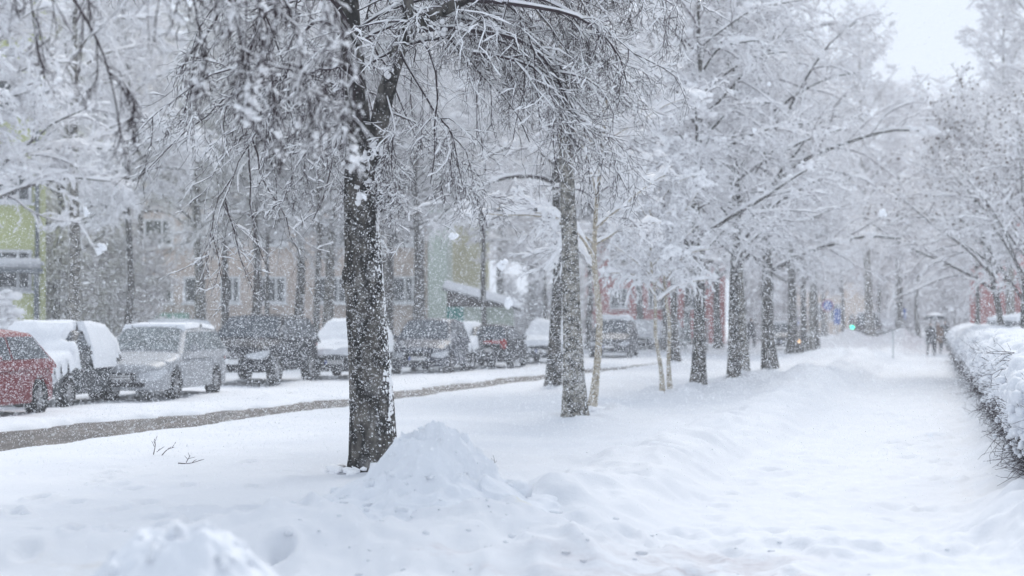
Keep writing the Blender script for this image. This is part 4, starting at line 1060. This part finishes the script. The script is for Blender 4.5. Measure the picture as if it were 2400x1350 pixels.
sign('tall blue rectangular sign left of the thin far trunk', 1962, 742, 140, 'rect', .55, 1.3, M_signb)
sign('blue sign at the crossing right of the lamp post', 2114, 736, 125, 'rect', .6, .8, M_signb)
sign('small blue sign right of the blackest trunk', 1868, 752, 120, 'rect', .35, .7, M_signb)
def lamp():
    Y = 118; c = pt(2102, 610, Y); root = thing('lamp_post', 'dark upright lamp post beyond the far snow heaps', 'street lamp', (c[0], Y, 0))
    p = MB(); p.cyl((0, 0, -.2), (0, 0, c[2]), .11, 10, .07); p.obj('pole', M_dark, root)
    p = MB(); p.box((0, -.3, c[2] + .05), (.22, .8, .14), .04); p.obj('lamp_head', M_dark, root)
    Yb = 72; c = pt(2093, 772, Yb); root = thing('marker_post', 'thin pale post standing in the snow heap left of the walkers', 'post', (c[0], Yb, 0))
    p = MB(); p.cyl((0, 0, -.2), (0, 0, c[2]), .03, 8); p.obj('pole', M_pale, root)
    Yt = 122; c = pt(1997, 766, Yt); root = thing('traffic_light', 'pedestrian traffic light showing green', 'traffic light', (c[0], Yt, 0))
    p = MB(); p.cyl((0, .12, -.2), (0, .12, c[2] + .9), .06, 10); p.obj('pole', M_pipe, root)
    p = MB(); p.box((0, 0, c[2] + .3), (.36, .2, 1.0), .04); p.obj('housing', M_dark, root)
    for k, (m) in enumerate((glow('green_lamp', (.05, .95, .62), 3.0), mat('unlit_amber', (.16, .09, .02)), mat('unlit_red', (.15, .01, .01)))):
        q = MB(); q.cyl((0, -.10, c[2] + k * .3), (0, -.125, c[2] + k * .3), .15 if k == 0 else .11, 20); q.obj('lens', m, root)
        v = MB(); v.box((0, -.19, c[2] + k * .3 + .15), (.26, .16, .02)); v.obj('visor', M_dark, root, smooth=False)
lamp()
def railing():
    Y = 88; a = pt(1583, 800, Y); root = thing('railing', 'pale green metal railing behind the thin saplings', 'fence', (a[0], Y, 0))
    for k in range(4):
        p = MB(); p.cyl((k * .55, 0, -.1), (k * .55, 0, 1.7), .035, 8); p.obj('post', M_pale, root)
    for z in (.55, 1.05, 1.62):
        p = MB(); p.cyl((-.1, -.045, z), (1.75, -.045, z), .03, 8); p.obj('rail', M_pale, root)
railing()

# ------------------------------------------------------------------ people
M_coat1 = mat('dark_coat', (.018, .018, .024), .9, var=.3, vscale=6)
M_coat2 = mat('brown_coat', (.17, .105, .07), .9, var=.2, vscale=6)
M_skin = mat('skin', (.50, .32, .25), .6)
M_hair = mat('hair', (.03, .02, .016), .8)
M_trou = mat('trousers', (.02, .022, .03), .9)
M_coat3 = mat('grey_coat', (.05, .055, .065), .9, var=.2, vscale=6)
def person(label, px, py, hgt, coat, rz=0.0, stride=.14, hold=None, seed=0):
    x, y = at(px, py); k = hgt / 1.74
    root = thing('person', label, 'person', (x, y, Hs(x, y) + .0), rz, 'walkers')
    V, E, R = [], [], []
    def add(p, r, par=None):
        V.append(tuple(c * k for c in p)); R.append(r * k); i = len(V) - 1
        if par is not None: E.append((par, i))
        return i
    pel = add((0, 0, .95), .145); w1 = add((0, .0, 1.12), .135, pel); ch = add((0, 0, 1.32), .155, w1); nb = add((0, 0, 1.47), .075, ch)
    nk = add((0, -.01, 1.53), .055, nb); hd = add((0, -.02, 1.60), .085, nk); add((0, -.015, 1.67), .085, hd)
    for e in (1, -1):
        hp = add((e * .10, 0, .90), .10, pel); kn = add((e * .11, -e * stride * .6 - .03, .50), .065, hp); an = add((e * .11, -e * stride + .02, .10), .045, kn)
        ft = add((e * .115, -e * stride - .10, .045), .042, an); add((e * .12, -e * stride - .17, .04), .03, ft)
        sh = add((e * .19, 0, 1.42), .062, ch)
        if hold == e:
            el = add((e * .24, -.10, 1.20), .046, sh); wr = add((e * .16, -.26, 1.30), .032, el); hnd = add((e * .15, -.30, 1.35), .036, wr)
        else:
            el = add((e * .25, .05 * e, 1.15), .046, sh); wr = add((e * .26, -.06, .92), .03, el); hnd = add((e * .26, -.08, .84), .036, wr)
        hp_ = V[hnd]
        for f_ in range(4):
            o = np.array(hp_) / k
            dz = -1 if hold != e else .4
            a = add((o[0] + (f_ - 1.5) * .017, o[1] - .012, o[2] + dz * .045), .009, hnd); add((o[0] + (f_ - 1.5) * .017, o[1] - .035, o[2] + dz * (.075 - .006 * abs(f_ - 1))), .008, a)
        o = np.array(hp_) / k; a = add((o[0] - e * .035, o[1] - .02, o[2]), .010, hnd); add((o[0] - e * .04, o[1] - .05, o[2] - .01), .009, a)
    me = bpy.data.meshes.new('body'); me.from_pydata(V, E, []); me.update(); me.materials.append(M_trou)
    o = link('body', me, root); md = o.modifiers.new('skin', 'SKIN'); md.use_smooth_shade = True
    for i, r in enumerate(R): me.skin_vertices[0].data[i].radius = (r, r)
    me.skin_vertices[0].data[0].use_root = True
    o.modifiers.new('sub', 'SUBSURF').levels = 1; o.modifiers['sub'].render_levels = 2
    # coat
    c = MB(); an = np.linspace(0, 2 * pi, 24, endpoint=False)
    def ring(z, rx, ry, cy=0): rx *= 1.2; ry *= 1.25; return [[rx * np.cos(a) * k, (ry * np.sin(a) + cy) * k, (z + .008 * np.sin(a * 5 + z * 9)) * k] for a in an]
    c.grid(np.array([ring(.62, .215, .19), ring(.64, .225, .20), ring(.80, .215, .185), ring(1.0, .20, .165), ring(1.15, .19, .155), ring(1.32, .225, .165), ring(1.42, .20, .135), ring(1.48, .105, .095), ring(1.52, .075, .075)]), closed=True)
    for e in (1, -1):
        if hold == e: ln = [(e * .19, 0, 1.43), (e * .25, -.08, 1.22), (e * .165, -.25, 1.295)]
        else: ln = [(e * .19, 0, 1.43), (e * .255, .05 * e, 1.16), (e * .265, -.055, .94)]
        c.tube(smooth_line(np.array(ln) * k, 8), np.array([.085, .08, .072, .068, .064, .06, .056, .054]) * k, 12)
    c.obj('coat', coat, root)
    f_ = MB(); f_.blobs(np.array([[0, -.035, 1.615]]) * k, np.array([[.078, .085, .108]]) * k, np.random.RandomState(1), 0)
    f_.blobs(np.array([[0, -.125, 1.60]]) * k, np.array([[.014, .022, .022]]) * k, np.random.RandomState(1), 0)
    f_.blobs(np.array([[.08, -.02, 1.61], [-.08, -.02, 1.61]]) * k, np.array([[.012, .022, .032]] * 2) * k, np.random.RandomState(1), 0)
    f_.obj('head', M_skin, root)
    h = MB(); h.blobs(np.array([[0, .0, 1.655]]) * k, np.array([[.095, .10, .095]]) * k, np.random.RandomState(1), 0); h.blobs(np.array([[0, .05, 1.58]]) * k, np.array([[.08, .06, .10]]) * k, np.random.RandomState(1), 0); h.obj('hair', M_hair, root)
    return root, (x, y)
person('walker in a dark long coat on the left under the shared umbrella', 2181, 826, 1.66, M_coat1, .1, hold=-1)
person('walker in a brown coat on the right under the shared umbrella', 2198, 823, 1.64, M_coat2, -.1)
person('walker in dark clothes following just behind the brown coat', 2214, 817, 1.68, M_coat3, .0)
person('distant figure in dark clothes between the close pair of trunks and the broad trunk', 1760, 818, 1.7, M_coat1, .6)
def umbrella():
    x, y = at(2181, 826); c = np.array([x + .17, y - .2, 1.66])
    root = thing('umbrella', 'dark umbrella dusted with snow held over the two walkers', 'umbrella', tuple(c))
    n, m = 9, 32; P = []; Ps = []
    for i in range(n):
        a = i / (n - 1) * 1.15; r = .56 * sin(a) / sin(1.15); z = .30 * (cos(a) - cos(1.15)) / (1 - cos(1.15)) - .02
        sc = [1 - .05 * (i / (n - 1)) ** 2 * (1 - abs(cos(4 * t))) for t in np.linspace(0, 2 * pi, m, endpoint=False)]
        P.append([[r * s_ * cos(t), r * s_ * sin(t), z] for s_, t in zip(sc, np.linspace(0, 2 * pi, m, endpoint=False))])
        if i < 6: Ps.append([[r * cos(t), r * sin(t), z + .035 * (1 - i / 5.2) + .004] for t in np.linspace(0, 2 * pi, m, endpoint=False)])
    b = MB(); b.grid(np.array(P), closed=True); b.grid(np.array(P) - [0, 0, .012], closed=True); b.obj('canopy', M_coat3, root)
    b = MB(); b.grid(np.array(Ps), closed=True); b.obj('snow_dusting', M_twigsnow, root)
    b = MB(); b.cyl((0, 0, -.75), (0, 0, .36), .012, 8); b.obj('shaft', M_dark, root)
    b = MB(); b.cyl((0, 0, -.80), (0, 0, -.66), .02, 8); b.obj('handle', M_dark, root)
umbrella()

# ------------------------------------------------------------------ twigs lying on the lawn
def litter(label, px, py, pieces, seed):
    rng = np.random.RandomState(seed); x, y = at(px, py); z = Hs(x, y)
    root = MB()
    for (l, wd) in pieces:
        A = np.array([[(a - px) * y / F, rng.uniform(-.05, .05), (py - b) * y / F] for a, b in l])[None]
        A = smooth_line(A[0], 8)[None]; root.tubes(A, taper(np.array([wd]), 8, .5), 5)
        p, d, Lp, u = kids(A, np.array([.12]), 3, .3, .95, .6, rng)
        root.tubes(grow(p, d, Lp * rng.uniform(.3, .8, len(u)), 3, np.zeros(len(u)), .15, rng), taper(np.full(len(u), wd * .6), 4, .6), 4)
    o = root.obj('fallen_twig', M_twig, loc=(x, y, z)); tag(o, label, 'twig', 'fallen twigs on the snow')
litter('upright forked twigs sticking out of the lawn snow left of the thick trunk', 378, 1068, [([(360, 1066), (363, 1045), (364, 1028)], .006), ([(377, 1070), (392, 1055), (410, 1048)], .006), ([(367, 1060), (378, 1052)], .004)], 1)
litter('flat lying twig on the snow right of the upright forked twigs', 440, 1084, [([(418, 1083), (445, 1083), (478, 1074)], .006), ([(436, 1082), (444, 1066)], .005)], 2)
litter('tiny sprig in the snow just right of the tall snow heap', 1156, 1098, [([(1160, 1097), (1148, 1086)], .004), ([(1160, 1096), (1158, 1082)], .004)], 3)

# ------------------------------------------------------------------ falling snow
def flakes():
    rng = np.random.RandomState(77)
    N = 240000
    Y = 11 + (28 - 11) * rng.uniform(0, 1, N) ** .9
    px = rng.uniform(-260, 2660, N)
    py = np.where(rng.uniform(0, 1, N) < .75, rng.triangular(150, 850, 1150, N), rng.uniform(-150, 1400, N))
    Y[:1800] = rng.uniform(4, 11, 1800)
    C = np.stack([(px - 1200) * Y / F, Y, EYE + (HY - py) * Y / F], 1)
    ok = C[:, 2] > H(C[:, 0], C[:, 1]) + .05; C = C[ok]; N = len(C)
    base = np.array([[1, 1, 1], [-1, -1, 1], [-1, 1, -1], [1, -1, -1]], float) * .85
    T = np.array([[0, 1, 3], [0, 2, 1], [0, 3, 2], [1, 2, 3]])
    s = rng.gamma(5, .00036, N)[:, None, None] + .0013
    V = base[None] * s * rng.uniform(.6, 1.3, (N, 4, 1)) + C[:, None]
    TT = T[None] + (np.arange(N) * 4)[:, None, None]
    me = mesh_np('falling_snow', V, None, TT, [M_flake], False); o = link('falling_snow', me)
    tag(o, 'countless small white flakes of falling snow filling the air', 'falling snow', kind='stuff')
flakes()
def clump(label, px, py, Y, s, seed):
    rng = np.random.RandomState(seed); c = pt(px, py, Y); b = MB(); k = 9
    b.blobs(rng.normal(0, s * .45, (k, 3)) * [1, .7, 1], rng.uniform(.35, .75, (k, 3)) * s, rng, .15)
    o = b.obj('snow_clump', M_flake, loc=tuple(c)); tag(o, label, 'snow clump', 'falling clumps of snow')
clump('falling snow clump before the dark trees above the silver estate', 235, 580, 12, .036, 1)
clump('falling snow clump near the snowy boughs of the yellow green house', 203, 497, 13, .026, 2)
clump('falling snow clump above the teal shed door', 1062, 553, 13, .030, 3)
clump('falling snow clump above the shed roof', 1173, 622, 12, .033, 4)
clump('falling snow clump in front of the right end of the shed roof', 1192, 711, 12, .030, 5)
clump('falling snow clump in the hazy trees above the far beige house', 2066, 502, 12, .028, 6)
clump('falling snow clump low over the footpath near the hedge', 2180, 1021, 11, .016, 7)
clump('falling snow clump in the thicket left of the broad trunk crown', 1768, 307, 13, .016, 8)
clump('falling snow clump high in the limbs over the footpath', 1803, 198, 13, .016, 9)
clump('small falling snow clump before the upper thick dark trunk', 853, 462, 13, .018, 10)

# ------------------------------------------------------------------ haze of driving snow
hm = bpy.data.materials.new('snow_haze'); hm.use_nodes = True; t = hm.node_tree; t.nodes.clear()
o_ = t.nodes.new('ShaderNodeOutputMaterial'); pv = t.nodes.new('ShaderNodeVolumePrincipled')
pv.inputs['Color'].default_value = (.93, .94, .97, 1); pv.inputs['Density'].default_value = .0021; pv.inputs['Anisotropy'].default_value = .2
t.links.new(pv.outputs[0], o_.inputs['Volume'])
hb = MB(); hb.box((0, 90, 12), (420, 300, 28)); ho = hb.obj('haze', hm, smooth=False); ho['kind'] = 'stuff'; tag(ho, 'pale haze of driving snow thickening with distance', 'haze')
